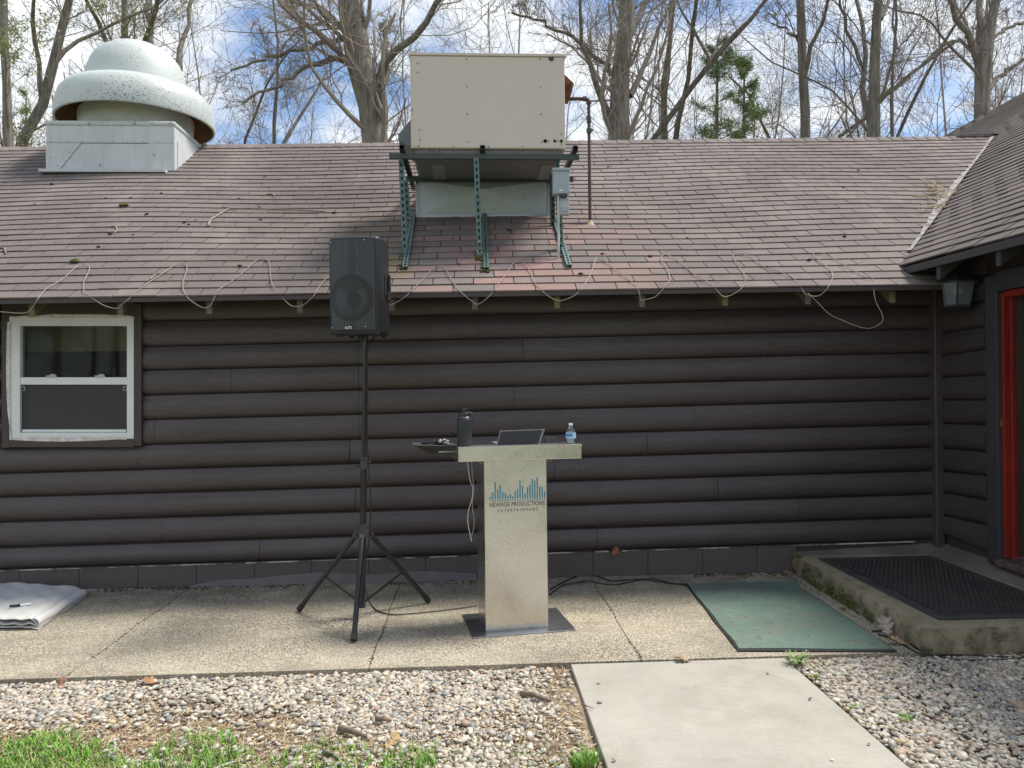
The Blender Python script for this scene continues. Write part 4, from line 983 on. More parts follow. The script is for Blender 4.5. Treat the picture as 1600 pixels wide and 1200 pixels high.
b1 = MB(); loft(b1, [hexring(.090, -.125), hexring(.098, -.117), hexring(.096, -.107)]); b1.build('lantern_base', M_TRIMGREY, ln, local=True)
fr_ = MB()
for a, b in zip(hexring(.090, -.11), hexring(.118, .060)): fr_.tube([a, b], .007, 4)
fr_.build('lantern_frame', M_TRIMGREY, ln, local=True)
pn = MB(); A_, B_ = hexring(.088, -.108), hexring(.116, .058)
for k in range(6): MB().add([A_[k], A_[(k+1) % 6], B_[(k+1) % 6], B_[k]], [(0, 1, 2, 3)]).build('lantern_pane', M_LANT, ln, local=True)
MB().lathe([(.001, -.03), (.025, -.022), (.036, .0), (.032, .028), (.02, .05), (.018, .08)], 16).build('bulb', simple('frosted_bulb', (.75, .73, .66), .5), ln, local=True, smooth=True)
MB().tube([(.016*math.cos(a), 0, .148+.02*math.sin(a)) for a in [k*math.pi/5 for k in range(11)]], .004, 5).build('loop', M_TRIMGREY, ln, local=True)
MB().tube([(.0, 0, .13), (.06, .03, .115), (.15, .03, .09)], .008, 6).box((.13, -.03, -.02), (.15, .09, .14)).build('wall_bracket', M_TRIMGREY, ln, local=True)

# ================================================================== SPEAKER + STAND
hub = Vector((-.735, 5.14, 0))
feet = [on_z(553, 1004, 0), on_z(669, 943, 0), on_z(468, 956, 0)]
c3 = (feet[0]+feet[1]+feet[2])/3; hub.x, hub.y = c3.x, c3.y
st = thing('speaker_stand', 'black tripod stand under the loudspeaker with its legs spread on the patio', 'speaker stand', (hub.x, hub.y, 0))
ptop = on_y(571, 530, hub.y); phub = on_y(567.5, 833, hub.y); pcol = on_y(568.5, 722, hub.y); pbot = on_y(565.5, 948, hub.y)
MB().tube([pbot, pcol+Vector((0, 0, .01))], .0205, 16).build('outer_tube', M_BLACKMET, st, smooth=True)
MB().tube([pcol, ptop+Vector((0, 0, .03))], .0155, 16).build('inner_tube', M_BLACKMET, st, smooth=True)
MB().tube([pcol+Vector((0, 0, -.045)), pcol+Vector((0, 0, .012))], .027, 16).tube([pcol+Vector((0, 0, .018)), pcol+Vector((0, 0, .030))], .026, 16).tube([pcol+Vector((-.05, -.01, -.02)), pcol+Vector((-.02, 0, -.02))], .009, 8).tube([pcol+Vector((.02, 0, .0)), pcol+Vector((.045, 0, .0))], .007, 8).build('collar', M_HUB, st, smooth=True)
MB().tube([phub+Vector((0, 0, -.015)), phub+Vector((0, 0, .06))], .027, 16).tube([phub+Vector((0, 0, -.02)), phub+Vector((0, 0, .018))], .036, 16).tube([phub+Vector((-.06, -.012, .02)), phub+Vector((-.02, 0, .02))], .008, 8).build('hub', M_HUB, st, smooth=True)
for f in feet:
    dr = Vector((f.x-hub.x, f.y-hub.y, 0)).normalized(); s0 = phub+dr*.045+Vector((0, 0, -.005)); e0 = Vector((f.x, f.y, .022))
    lgm = MB().tube([s0, e0], .0165, 14).build('leg', M_BLACKMET, st, smooth=True)
    v = (e0-s0).normalized(); MB().tube([e0-v*.035, e0+v*.008], .0205, 14).build('rubber_foot', M_RUBBER, lgm, smooth=True)
    MB().bar(s0-v*.0, s0+v*.03, .03, .034).build('leg_clamp', M_HUB, lgm)
    md = s0+(e0-s0)*.56; MB().bar(md, pbot+Vector((0, 0, .03))+dr*.02, .005, .014).build('brace', M_BLACKMET, st)
MB().tube([pbot+Vector((0, 0, -.004)), pbot+Vector((0, 0, .045))], .0235, 14).build('end_cap', M_RUBBER, st, smooth=True)

spc = on_y(566, 525, hub.y)
spk = thing('loudspeaker', 'black portable loudspeaker with a round woofer behind its grille, on top of the tripod stand', 'loudspeaker', (spc.x, hub.y+.01, on_y(566, 524, 4.98).z+.012)); spk.rotation_euler = (R(1.5), R(0.4), R(-11))
SW, SD, SH = .352, .335, .632
def outline(h0, inset=0):    # plan of cabinet, front at -y
    w = SW/2-inset
    return [(-w*.97, -SD/2+.03), (-w*.90, -SD/2+.008+inset), (-w*.5, -SD/2-.012+inset), (0, -SD/2-.018+inset), (w*.5, -SD/2-.012+inset), (w*.90, -SD/2+.008+inset), (w*.97, -SD/2+.03), (w, -SD/2+.06), (w*.98, SD/2-.12), (w*.62, SD/2-inset), (-w*.62, SD/2-inset), (-w*.98, SD/2-.12), (-w, -SD/2+.06)]
cabm = MB(); rings = []
for z, ins in ((0, .012), (.012, .002), (.03, 0), (SH-.03, 0), (SH-.008, .004), (SH, .016)): rings.append([(x, y, z + (-.018*max(0, (y-0.0)/SD)*2 if z > .3 else .0)) for x, y in outline(0, ins)])
loft(cabm, rings); box_o = cabm.build('cabinet', M_BLACK, spk, local=True, smooth=True, sharp=30, bevel=.004)
gr_ = MB(); n = 14; 
GX = SW/2-.030
for j, z in enumerate(np.linspace(.030, SH-.028, 12)):
    for i in range(n+1):
        u = -GX+2*GX*i/n; gr_.v.append((u, -SD/2-.0265+.022*(u/GX)**2, z+(.006*(1-(u/GX)**2) if j == 11 else 0)))
gr_.f = [(j*(n+1)+i, j*(n+1)+i+1, (j+1)*(n+1)+i+1, (j+1)*(n+1)+i) for j in range(11) for i in range(n)]
base_n = len(gr_.v); gr_.v += [(x, y+.006, z) for x, y, z in gr_.v[:base_n]]
per = list(range(n+1))+[j*(n+1)+n for j in range(1, 12)]+[11*(n+1)+i for i in range(n-1, -1, -1)]+[j*(n+1) for j in range(10, 0, -1)]
gr_.f += [(per[k], base_n+per[k], base_n+per[(k+1) % len(per)], per[(k+1) % len(per)]) for k in range(len(per))]
go = gr_.build('grille', M_SPKGRILLE, spk, local=True, smooth=True)
M_CONE = simple('cone_seen_through_grille', (.026, .028, .033), .4, c2=(.020, .022, .026)); M_CONE2 = simple('surround_seen_through_grille', (.0155, .017, .019), .42)
def disc_on(cx, cz, r0, r1, m_, name, off):
    dm = MB(); K = 40; 
    for r_ in (r0, r1):
        for k in range(K): a = 2*math.pi*k/K; x = cx+r_*math.cos(a); dm.v.append((x, -SD/2-.0265+.022*(x/GX)**2-off, cz+r_*math.sin(a)))
    for k in range(K): dm.f.append((k, (k+1) % K, K+(k+1) % K, K+k))
    return dm.build(name, m_, spk, local=True, smooth=True)
disc_on(-.01, .235, .118, .150, M_CONE2, 'woofer_surround', .0015); disc_on(-.01, .235, .001, .118, M_CONE, 'woofer', .0015); disc_on(.01, .225, .001, .05, M_CONE2, 'dust_cap', .0022)
disc_on(.03, .485, .001, .012, M_CONE, 'tweeter', .002)
MB().prism([(-.055, -SD/2-.030, .032), (.005, -SD/2-.030, .032), (-.002, -SD/2-.030, .060), (-.048, -SD/2-.030, .060)], (0, .004, 0)).build('badge', M_BLACKMET, spk, local=True)
hd = MB().add([(SW/2-.006, -.05, .36), (SW/2-.006, -.02, .40), (SW/2-.006, .10, .40), (SW/2-.006, .10, .20), (SW/2-.006, .04, .23), (SW/2-.006, -.04, .25)], [(0, 1, 2, 3, 4, 5)])
MB().prism([(SW/2-.0, -.055, .27), (SW/2-.0, -.055, .385), (SW/2-.0, -.035, .405), (SW/2-.0, .075, .405), (SW/2-.0, .075, .22), (SW/2, -.03, .245)], (.0022, 0, 0)).build('handle_recess', simple('deep_black', (.004, .004, .004), .9), spk, local=True)
MB().tube([(SW/2+.006, -.015, .26), (SW/2+.012, -.0, .30), (SW/2+.010, -.0, .39)], .011, 8).build('handle', M_BLACK, spk, local=True, smooth=True)
MB().tube([(SW/2-.02, -SD/2+.052, .02), (SW/2-.02, -SD/2+.052, SH-.02)], .018, 8)
ft = MB()
for x in (-.11, .12): 
    for y in (-.12, .09): ft.tube([(x, y, -.014), (x, y, .002)], .017, 10)
ft.tube([(0, 0, -.03), (0, 0, .002)], .03, 12); ft.build('rubber_foot', M_RUBBER, spk, local=True)
sc = MB()
for x, z in ((-.14, .595), (.085, .605), (-.14, .045), (.085, .05)): sc.tube([(x, -SD/2-.03+.022*(x/GX)**2, z), (x, -SD/2-.02, z)], .004, 8)
sc.build('screw', M_STEEL, spk, local=True)

def text_mesh(s, size, loc, rot, m_, name, parent, width=None, spacing=1.0, bold=0):
    cu_ = bpy.data.curves.new(name, 'FONT'); cu_.body = s; cu_.size = size; cu_.extrude = .0004; cu_.align_x = 'LEFT'; cu_.space_character = spacing; cu_.offset = bold
    t = bpy.data.objects.new('tmp', cu_); COL.objects.link(t); bpy.context.view_layer.update()
    me = bpy.data.meshes.new_from_object(t.evaluated_get(bpy.context.evaluated_depsgraph_get())); bpy.data.objects.remove(t)
    xs = [v.co.x for v in me.vertices]; w0 = max(xs)-min(xs); k = (width/w0) if width else 1
    for v in me.vertices: v.co.x = (v.co.x-min(xs))*k
    me.materials.clear(); me.materials.append(m_)
    o = bpy.data.objects.new(name, me); COL.objects.link(o); o.parent = parent; o.location = loc; o.rotation_euler = rot; return o
text_mesh('ALTO', .023, (-.049, -SD/2-.0312, .036), (R(90), 0, 0), M_WLABEL, 'badge_lettering', spk, .046, bold=.0006)

# ================================================================== LECTERN
lyaw = R(8.5)
pF = on_z(759, 988, .006)      # front-left foot of the column
lec = thing('steel_lectern', 'brushed stainless steel lectern with teal equaliser logo standing on a flat steel plate', 'lectern', (pF.x, pF.y, 0), lyaw)
CW, CD_, CH = .402, .29, 1.072
MB().box((0, 0, .008), (CW, CD_, CH)).build('column', M_SST, lec, local=True, bevel=.003)
MB().box((-.095, -.085, .0), (.56, .40, .008)).build('base_plate', M_SSDARK, lec, local=True, bevel=.002)
MB().box((.004, -.012, .008), (CW-.004, -.003, .014)).build('weld_line', M_SSDARK, lec, local=True)
tw0, tw1 = -.165, .625
tp = MB(); ty0, ty1 = -.035, .40
tp.hexa([(tw0, ty0, CH+.001), (tw1, ty0, CH+.001), (tw1, ty1, CH+.001), (tw0, ty1, CH+.001), (tw0, ty0, CH+.094), (tw1, ty0, CH+.094), (tw1, ty1, CH+.070), (tw0, ty1, CH+.070)])
tp.build('top_tray', M_SST, lec, local=True, bevel=.004)
MB().box((tw0+.01, ty0-.0035, CH+.078), (tw1-.002, ty0-.001, CH+.092)).build('top_lip', M_SST, lec, local=True)
MB().box((tw0+.65, ty1-.02, CH+.071), (tw1-.06, ty1, CH+.110)).build('rear_stop', M_HUB, lec, local=True, bevel=.002)
cl_ = MB()
for x in (-.012, .41): cl_.tube([(x-.015, .03, CH-.004), (x+.01, .03, CH-.018), (x+.03, .01, CH-.012)], .006, 6)
cl_.build('clamp_tab', simple('copper_tab', (.45, .30, .2), .4, .5), lec, local=True)
kz = CD_and = .000760
lxx = lambda zx: (zx-680)*CW/530
lzz = lambda zy: CH-(zy-480)*.000757
logo = MB(); refl = MB()
tops = [775,740,655,720,682,735,750,770,762,780,735,720,650,695,755,708,690,640,655,628,705,712,750]
for i, t in enumerate(tops):
    zx = 730+i*20.9; logo.box((lxx(zx-5.6), -.0022, lzz(797)), (lxx(zx+5.6), -.0006, lzz(t)))
    for a in (801, 808, 815): 
        if a < 815 or t < 760: refl.box((lxx(zx-5.6), -.0022, lzz(a+3.8)), (lxx(zx+5.6), -.0006, lzz(a)))
logo.build('equaliser_logo', M_LOGOB, lec, local=True); refl.build('logo_reflection', M_LOGOB, lec, local=True)
text_mesh('NEWAGE PRODUCTIONS', .039, (lxx(723), -.0022, lzz(861)), (R(90), 0, 0), M_LOGOT, 'lettering', lec, lxx(1190)-lxx(723), bold=0)
text_mesh('ENTERTAINMENT', .024, (lxx(792), -.0022, lzz(904)), (R(90), 0, 0), M_LOGOT, 'lettering', lec, lxx(1130)-lxx(792), spacing=1.7)
Ml = Matrix.Translation(lec.location) @ Matrix.Rotation(lyaw, 4, 'Z')
def LW(x, y, z): return Ml @ Vector((x, y, z))
def top_at(px, y_l):      # point on tray top seen at column px, y_l behind the front edge
    lo, hi = tw0, tw1
    for _ in range(40):
        m_ = (lo+hi)/2; p = LW(m_, y_l, CH+.09); v = p-Vector((0, 0, EYE)); u = 800+FPX*v.dot(cR)/v.dot(cF)
        if u < px: lo = m_
        else: hi = m_
    return m_
topz = lambda y: CH+.094-.024*(y-ty0)/(ty1-ty0)+.0015
# flask
fx = top_at(726, .10); P = LW(fx, .10, topz(.10))
fl = thing('flask', 'tall charcoal insulated flask with carry-loop lid at the left of the lectern top', 'flask', tuple(P))
MB().lathe([(.001, 0), (.043, 0), (.0455, .004), (.0455, .160), (.043, .172), (.033, .184), (.030, .190)], 28).build('flask_body', M_FLASK, fl, local=True, smooth=True, sharp=50)
MB().lathe([(.0345, .186), (.0355, .190), (.0355, .205), (.030, .214), (.018, .216), (.018, .236), (.015, .242), (.001, .242)], 24).build('lid', M_BLACK, fl, local=True, smooth=True, sharp=40)
MB().lathe([(.034, .181), (.036, .184), (.034, .187)], 24).build('steel_ring', M_STEEL, fl, local=True)
MB().tube([(.02, 0, .214), (.045, 0, .208), (.056, 0, .195), (.055, 0, .176), (.048, 0, .168)], [.006, .006, .005, .005, .004], 8).build('carry_loop', M_HUB, fl, local=True, smooth=True)
# water bottle
bx2 = top_at(892, .06); P = LW(bx2, .06, topz(.06))
wb = thing('water_bottle', 'small clear plastic water bottle with a blue label at the right of the lectern top', 'water bottle', tuple(P))
MB().lathe([(.001, .001), (.026, 0), (.031, .005), (.032, .025), (.030, .03), (.032, .035), (.032, .072), (.030, .082), (.020, .100), (.012, .110), (.011, .120)], 24).build('bottle_body', M_PET, wb, local=True, smooth=True)
MB().lathe([(.001, .004), (.0285, .005), (.0295, .03), (.0295, .078), (.001, .079)], 20).build('water', simple('water_body', (.55, .62, .68), .1, spec=.6), wb, local=True, smooth=True)
lb = MB().lathe([(.0326, .034), (.0326, .072)], 28).build('label_wrap', M_LTBLUE, wb, local=True, smooth=True)
m2 = MB()
for k in range(6):
    a0_, a1_ = R(200+k*13), R(200+k*13+13); m2.add([(.0331*math.cos(a0_), .0331*math.sin(a0_), .046), (.0331*math.cos(a1_), .0331*math.sin(a1_), .046), (.0331*math.cos(a1_), .0331*math.sin(a1_), .064), (.0331*math.cos(a0_), .0331*math.sin(a0_), .064)], [(0, 1, 2, 3)])
m2.build('label_band', M_BLUELAB, wb, local=True)
MB().lathe([(.0135, .116), (.0135, .130), (.001, .131)], 20).build('cap', M_WLABEL, wb, local=True)
# tablet / laptop lid
lp = thing('laptop', 'open laptop on the lectern with its dark glossy lid leaning towards the camera side', 'laptop', tuple(LW(.21, .15, topz(.15))), lyaw)
x0, x1 = top_at(776, .15)-.21, top_at(843, .15)-.21; sh_ = .035; hh = .098; ln_ = -.02
MB().hexa([(x0, 0, 0), (x1, 0, 0), (x1, .006, 0), (x0, .006, 0), (x0+.018, ln_, hh-.004), (x1+sh_, ln_, hh), (x1+sh_, ln_+.006, hh), (x0+.018, ln_+.006, hh-.004)]).build('lid', M_CASE, lp, local=True, bevel=.003)
MB().hexa([(x0+.008, -.0035, .003), (x1-.008, -.0035, .003), (x1-.008, -.001, .003), (x0+.008, -.001, .003), (x0+.026, ln_-.0015, hh-.012), (x1+sh_-.022, ln_-.0015, hh-.009), (x1+sh_-.022, ln_+.001, hh-.009), (x0+.026, ln_+.001, hh-.012)]).build('lid_panel', M_LID, lp, local=True)
MB().box((x0, .008, -.004), (x1, .20, .010)).build('keyboard_base', M_SILVER, lp, local=True, bevel=.002)
# side tray with gear
tb = thing('clip_on_tray', 'black clip-on side tray sticking out from the left of the lectern top', 'tray', tuple(LW(tw0, .22, CH+.05)), lyaw)
tb.scale = (.86, .86, .8)
MB().hexa([(-.17, -.09, -.014), (-.02, -.09, -.022), (-.02, .09, -.022), (-.17, .09, -.014), (-.30, -.15, .062), (.02, -.13, .045), (.02, .15, .045), (-.30, .15, .062)]).build('tray_shell', M_BLACKMET, tb, local=True, bevel=.004)
MB().hexa([(-.305, -.156, .062), (.025, -.136, .045), (.025, .156, .045), (-.305, .156, .062), (-.305, -.156, .068), (.025, -.136, .051), (.025, .156, .051), (-.305, .156, .068)]).build('tray_rim', M_HUB, tb, local=True, bevel=.002)
MB().bar((-.12, -.10, .005), (.02, -.10, .005), .012, .008).build('clamp_arm', M_STEEL, tb, local=True)
gk = MB(); 
for k in range(5):
    a = k*1.1; gk.tube([(-.12+.03*math.cos(a+t*.6)+k*.016, -.05+.03*math.sin(a+t*.6), .068+.006*math.sin(t+k)) for t in range(8)], .004, 5)
tag(gk.build('earphone_cable', M_CORD, smooth=True), 'tangled black earphone cable lying on the side tray', 'cable'); o_ = bpy.data.objects['earphone_cable']; o_.matrix_world = tb.matrix_basis.copy(); 
o_.location = LW(tw0, .22, CH+.05); o_.rotation_euler = (0, 0, lyaw)
kk = MB(); 
for q in ((-.09, -.07, .062), (-.06, -.03, .062), (-.045, -.09, .058)): kk.lathe([(.001, 0), (.014, 0), (.014, .014), (.004, .02), (.001, .022)], 10, q)
kk2 = kk.build('keys', M_STEEL); tag(kk2, 'small shiny metal clips lying on the side tray', 'clips'); kk2.location = LW(tw0, .22, CH+.05); kk2.rotation_euler = (0, 0, lyaw)
MB_w = MB().box((-.20, -.06, .06), (-.06, .02, .072)).build('microphone_pouch', M_BLACK, bevel=.004); tag(MB_w, 'thin black pouch lying flat on the side tray', 'pouch'); MB_w.location = LW(tw0, .22, CH+.055); MB_w.rotation_euler = (0, R(-3), lyaw)

# ================================================================== CORDS
def cord(name, pts, r, m_, label, cat='cable', n=6):
    o = MB().tube(smoothpts(pts, 5), r, n).build(name, m_, smooth=True); return tag(o, label, cat)
hy = pF.y+.10
cord('charging_cord', [on_y(730, 716, hy), on_y(732, 735, hy), on_y(735, 752, hy+.02), on_y(739, 764, hy+.03), on_y(737, 782, hy+.02), on_y(732, 798, hy), on_y(731, 815, hy), on_y(734, 832, hy), on_y(737, 846, hy)], .0028, M_WCORD, 'thin white charging cord dangling down the left side of the lectern')
cord('charging_cord', [on_y(737, 722, hy+.03), on_y(738, 740, hy+.02), on_y(740, 765, hy+.03), on_y(738, 790, hy+.02), on_y(741, 812, hy+.0), on_y(740, 826, hy), on_y(737, 838, hy)], .0022, M_STRAW, 'beige cord hanging just right of the white cord behind the lectern edge')
cord('speaker_cable', [on_y(585, 527, hub.y), on_y(577, 538, hub.y-.02), on_y(574, 552, hub.y-.03), on_y(574.5, 620, hub.y-.03), on_y(574, 690, hub.y-.03), on_y(576, 735, hub.y-.03), on_y(579, 770, hub.y-.04), on_y(579, 810, hub.y-.05), on_y(577, 845, hub.y-.05), on_y(572, 870, hub.y-.04), on_y(570, 915, hub.y-.05), on_z(577, 940, .02), on_z(588, 953, .008), on_z(610, 960, .007), on_z(640, 959, .007), on_z(680, 955, .007), on_z(720, 950, .007), on_z(745, 946, .008)], .0042, M_CORD, 'black cable running down the speaker pole and across the slab to the lectern')
cord('power_cord', [on_z(858, 922, .006), on_z(875, 912, .006), on_z(890, 905, .006), on_z(905, 899, .01), on_z(925, 898, .01), on_z(940, 903, .006), on_z(958, 908, .006), on_z(980, 906, .006), on_z(1005, 905, .006), on_z(1030, 909, .006), on_z(1068, 914, .007), on_z(1080, 918, .004)], .0048, M_CORD, 'black power cord looping from behind the lectern along the wall to the green mat')
cord('power_cord', [on_z(858, 930, .006), on_z(878, 915, .006), on_z(900, 910, .015), on_z(922, 908, .015), on_z(940, 912, .006), on_z(965, 913, .006), on_z(990, 908, .007), on_z(1020, 904, .007), on_z(1048, 911, .006), on_z(1072, 912, .006)], .0042, M_CORD, 'second thinner black cord lying just in front of the looping power cord')
e1 = [on_z(1362, 986, .006), on_z(1380, 986, .01), on_z(1398, 989, .01), on_z(1415, 999, .01), on_z(1432, 1013, .005), on_z(1450, 1022, -.004), on_z(1480, 1029, -.008), on_z(1530, 1032, -.008), on_z(1580, 1030, -.008), on_z(1640, 1024, -.008)]
cord('extension_cord', e1, .0052, M_CORD, 'thick black extension cord leaving the green mat and rounding the front of the doorstep')
e2 = [on_z(1372, 991, .006), on_z(1392, 997, .008), on_z(1410, 1006, .008), on_z(1428, 1017, .004), on_z(1448, 1024.5, -.004), on_z(1485, 1023, -.006), on_z(1540, 1025, -.006), on_z(1590, 1026, -.006), on_z(1650, 1018, -.006)]
cord('extension_cord', e2, .0042, M_CORD, 'thinner black cord beside the thick extension cord at the foot of the doorstep')
cord('hose_end', [on_z(325, 1206, -.02), on_z(345, 1197, -.01), on_z(366, 1190, -.02)], .004, M_WCORD, 'short pale twine end lying in the grass at the bottom edge')

# ================================================================== FOLDED CLOTH + PEN
A = [on_z(-60, 985, 0), on_z(60, 984, 0), on_z(137, 931, 0), on_z(118, 926, 0), on_z(-40, 924, 0)]
tarp = thing('folded_dust_sheet', 'folded pale grey canvas sheet lying on the patio at the left edge', 'canvas sheet', (A[1].x-.3, A[1].y+.3, 0))
layers = []
def sheet(z0, amp, ins, name, seed):
    m_ = MB(); nu, nv = 60, 36; rs = random.Random(seed); ph = [rs.uniform(0, 6) for _ in range(6)]
    fl_, frr, bkr, bkl = A[0]+Vector((0, ins, 0)), A[1]+Vector((-ins, ins*.3, 0)), A[2]+Vector((-ins, -ins*.3, 0)), A[4]
    for j in range(nv+1):
        for i in range(nu+1):
            u, v = i/nu, j/nv; p = fl_*(1-u)*(1-v)+frr*u*(1-v)+bkr*u*v+bkl*(1-u)*v
            edge = min(1, min((1-u)*9, v*9+.9 if seed < 3 else 1)); h = z0*(edge if edge > 0 else 0)**.5
            h += amp*(math.sin(u*9+v*4+ph[0])*.5+abs(math.sin(u*13-v*9+ph[1]))*.9+abs(math.sin(v*11+u*7+ph[2]))*.7+math.sin(u*31+v*23+ph[5])*.25-.6)*min(1, (1-u)*6)
            if j == 0 and seed == 2: h -= .0
            m_.v.append((p.x+.006*math.sin(v*9+ph[3]), p.y+.010*math.sin(u*8+ph[4]), max(.003, h)))
    W = nu+1; m_.f = [(j*W+i, j*W+i+1, (j+1)*W+i+1, (j+1)*W+i) for j in range(nv) for i in range(nu)]
    o = m_.build(name, M_CLOTH, tarp, smooth=True, sharp=180); so = o.modifiers.new('thick', 'SOLIDIFY'); so.thickness = .004; so.offset = -1; return o
sheet(.012, .003, 0.0, 'bottom_layer', 1); sheet(.035, .008, .006, 'middle_layer', 2); sheet(.074, .006, .0, 'top_layer', 2)
# rolled front edge joining top and bottom layers
ro = MB(); nu = 22
for i in range(nu+1):
    u = i/nu; p = A[1].lerp(A[2], u)
    hgt = .074*(1-u*.35)
    for k in range(9):
        a = math.pi*(k/8)-math.pi/2; ro.v.append((p.x-.035+.040*math.cos(a)-.0*u, p.y, .003+hgt/2+hgt/2*math.sin(a)+.003*math.sin(u*15)))
ro.f = [(i*9+k, i*9+k+1, (i+1)*9+k+1, (i+1)*9+k) for i in range(nu) for k in range(8)]
o = ro.build('folded_edge', M_CLOTH, tarp, smooth=True, sharp=180); so = o.modifiers.new('thick', 'SOLIDIFY'); so.thickness = .004
pe = on_z(27, 947, .085)
pen = thing('marker_pen', 'black capped white marker pen lying on the folded canvas sheet', 'pen', tuple(pe)); pen.rotation_euler = (0, 0, R(22))
MB().tube([(-.045, 0, .004), (.018, 0, .004)], .0085, 10).build('cap', M_BLACK, pen, local=True, smooth=True)
MB().tube([(.018, 0, .004), (.075, 0, .004), (.08, 0, .004)], [.0075, .0075, .004], 10).build('barrel', M_WLABEL, pen, local=True, smooth=True)

# ================================================================== PEBBLES
def ico():
    t = (1+5**.5)/2
    v = [(-1,t,0),(1,t,0),(-1,-t,0),(1,-t,0),(0,-1,t),(0,1,t),(0,-1,-t),(0,1,-t),(t,0,-1),(t,0,1),(-t,0,-1),(-t,0,1)]
    f = [(0,11,5),(0,5,1),(0,1,7),(0,7,10),(0,10,11),(1,5,9),(5,11,4),(11,10,2),(10,7,6),(7,1,8),(3,9,4),(3,4,2),(3,2,6),(3,6,8),(3,8,9),(4,9,5),(2,4,11),(6,2,10),(8,6,7),(9,8,1)]
    v = [Vector(p).normalized() for p in v]; cache = {}; nf = []
    def mid(a, b):
        k = (min(a, b), max(a, b))
        if k not in cache: v.append(((v[a]+v[b])/2).normalized()); cache[k] = len(v)-1
        return cache[k]
    for a, b, c in f:
        x, y, z = mid(a, b), mid(b, c), mid(c, a); nf += [(a, x, z), (b, y, x), (c, z, y), (x, y, z)]
    return np.array([tuple(p) for p in v]), np.array(nf)
IV, IF = ico()
IV, IF = IV[:12], np.array([(0,11,5),(0,5,1),(0,1,7),(0,7,10),(0,10,11),(1,5,9),(5,11,4),(11,10,2),(10,7,6),(7,1,8),(3,9,4),(3,4,2),(3,2,6),(3,6,8),(3,8,9),(4,9,5),(2,4,11),(6,2,10),(8,6,7),(9,8,1)])
def vnoise(x, y, sc, seed):
    r = np.random.default_rng(seed); G = r.random((64, 64)); fx = (x*sc) % 63; fy = (y*sc) % 63; ix, iy = fx.astype(int), fy.astype(int); u, v = fx-ix, fy-iy
    u = u*u*(3-2*u); v = v*v*(3-2*v); return G[iy, ix]*(1-u)*(1-v)+G[iy, ix+1]*u*(1-v)+G[iy+1, ix]*(1-u)*v+G[iy+1, ix+1]*u*v
rng = np.random.default_rng(12)
pal = np.array([(.56,.53,.48),(.66,.63,.57),(.47,.44,.39),(.60,.56,.49),(.36,.35,.33),(.24,.26,.28),(.31,.34,.36),(.50,.42,.33),(.55,.45,.30),(.46,.34,.29),(.62,.60,.55),(.28,.24,.21),(.47,.44,.42),(.52,.44,.38)])
palw = np.array([12,12,9,10,7,4,5,6,3,3,9,4,9,4], float); palw /= palw.sum()
def pebbles(name, x0, x1, y0, y1, n, keep, label_kind, zbase=-.029, grey=0):
    x = rng.uniform(x0, x1, n); y = rng.uniform(y0, y1, n); k = keep(x, y) > rng.random(n); x, y = x[k], y[k]; n = len(x)
    s = np.clip(rng.lognormal(-4.57, .32, n), .0055, .023); sx = s*rng.uniform(.9, 1.45, n); sy = s*rng.uniform(.7, 1.05, n); sz = s*rng.uniform(.38, .65, n)
    # hide a bit of overlap: later stones a bit higher
    z = zbase+sz*.5+rng.uniform(0, .010, n)
    a = rng.uniform(0, 2*np.pi, n); tx, ty = rng.normal(0, .22, n), rng.normal(0, .22, n)
    V = IV[None]*(1.08+rng.normal(0, .07, (n, len(IV), 1)))
    V = V*np.stack([sx, sy, sz], 1)[:, None]
    X, Y, Z = V[..., 0].copy(), V[..., 1].copy(), V[..., 2].copy()
    Z = Z+X*tx[:, None]+Y*ty[:, None]
    ca, sa = np.cos(a)[:, None], np.sin(a)[:, None]
    V = np.stack([X*ca-Y*sa+x[:, None], X*sa+Y*ca+y[:, None], Z+z[:, None]], -1).reshape(-1, 3)
    F = (IF[None]+(np.arange(n)*len(IV))[:, None, None]).reshape(-1, 3)
    c = pal[rng.choice(len(pal), n, p=palw)]*rng.uniform(.68, 1.0, (n, 1))*np.array([1.0, .97, .90]); 
    C = np.concatenate([np.clip(c, 0, .8), np.ones((n, 1))], 1).repeat(len(IV), 0)
    o = np_mesh(name, V, F, M_PEB, None, {'col': C}, smooth=True); tag(o, kind='stuff'); return n
def grass_mask(x, y):     # 1 on turf
    b = 3.60+.10*np.sin(x*2.3+.5)+.08*np.sin(x*6.1)-.30*np.clip(x+2.05, 0, 3)
    return np.clip((b-y)*9, 0, 1)
def keepL(x, y):
    nn = vnoise(x+20, y+3, 2.1, 3)*.6+vnoise(x+20, y+3, 5.5, 4)*.4
    dist = np.clip((y-3.62-.05*np.sin(x*3))/.25, 0, 1)
    dense = np.clip(dist + np.clip((x+1.1)/.9, 0, 1), 0, 1)
    bare = np.clip((nn-.56)*6, 0, 1)
    k = .26+.74*dense*(1-.80*bare) 
    strip = np.clip((y-4.19)/.03, 0, 1)*np.clip((x+.3)/.3, 0, 1)
    edge = np.clip((x-.36-.05*np.sin(y*6))/.08, 0, 1)
    k = k*(1-.9*strip)*(1-.75*edge)
    low = np.clip((3.74+.06*np.sin(x*4)-y)/.12, 0, 1)*np.clip(.55+(nn-.45)*3, .25, 1)
    return np.clip(k, 0, 1)*(1-.55*low)*(1-.85*grass_mask(x, y))
nA = pebbles('gravel', -3.5, .505, 2.7, 4.225, 34000, keepL, 0)
keepR = lambda x, y: np.clip(1.0-.5*np.clip((vnoise(x+9, y+7, 3.5, 8)-.62)*5, 0, 1), 0, 1)*np.where(y > 4.19, np.where(x > 2.5, 0, 1), 1)
nB = pebbles('gravel', 1.76, 4.3, 2.7, 4.215, 25000, keepR, 0, -.024)
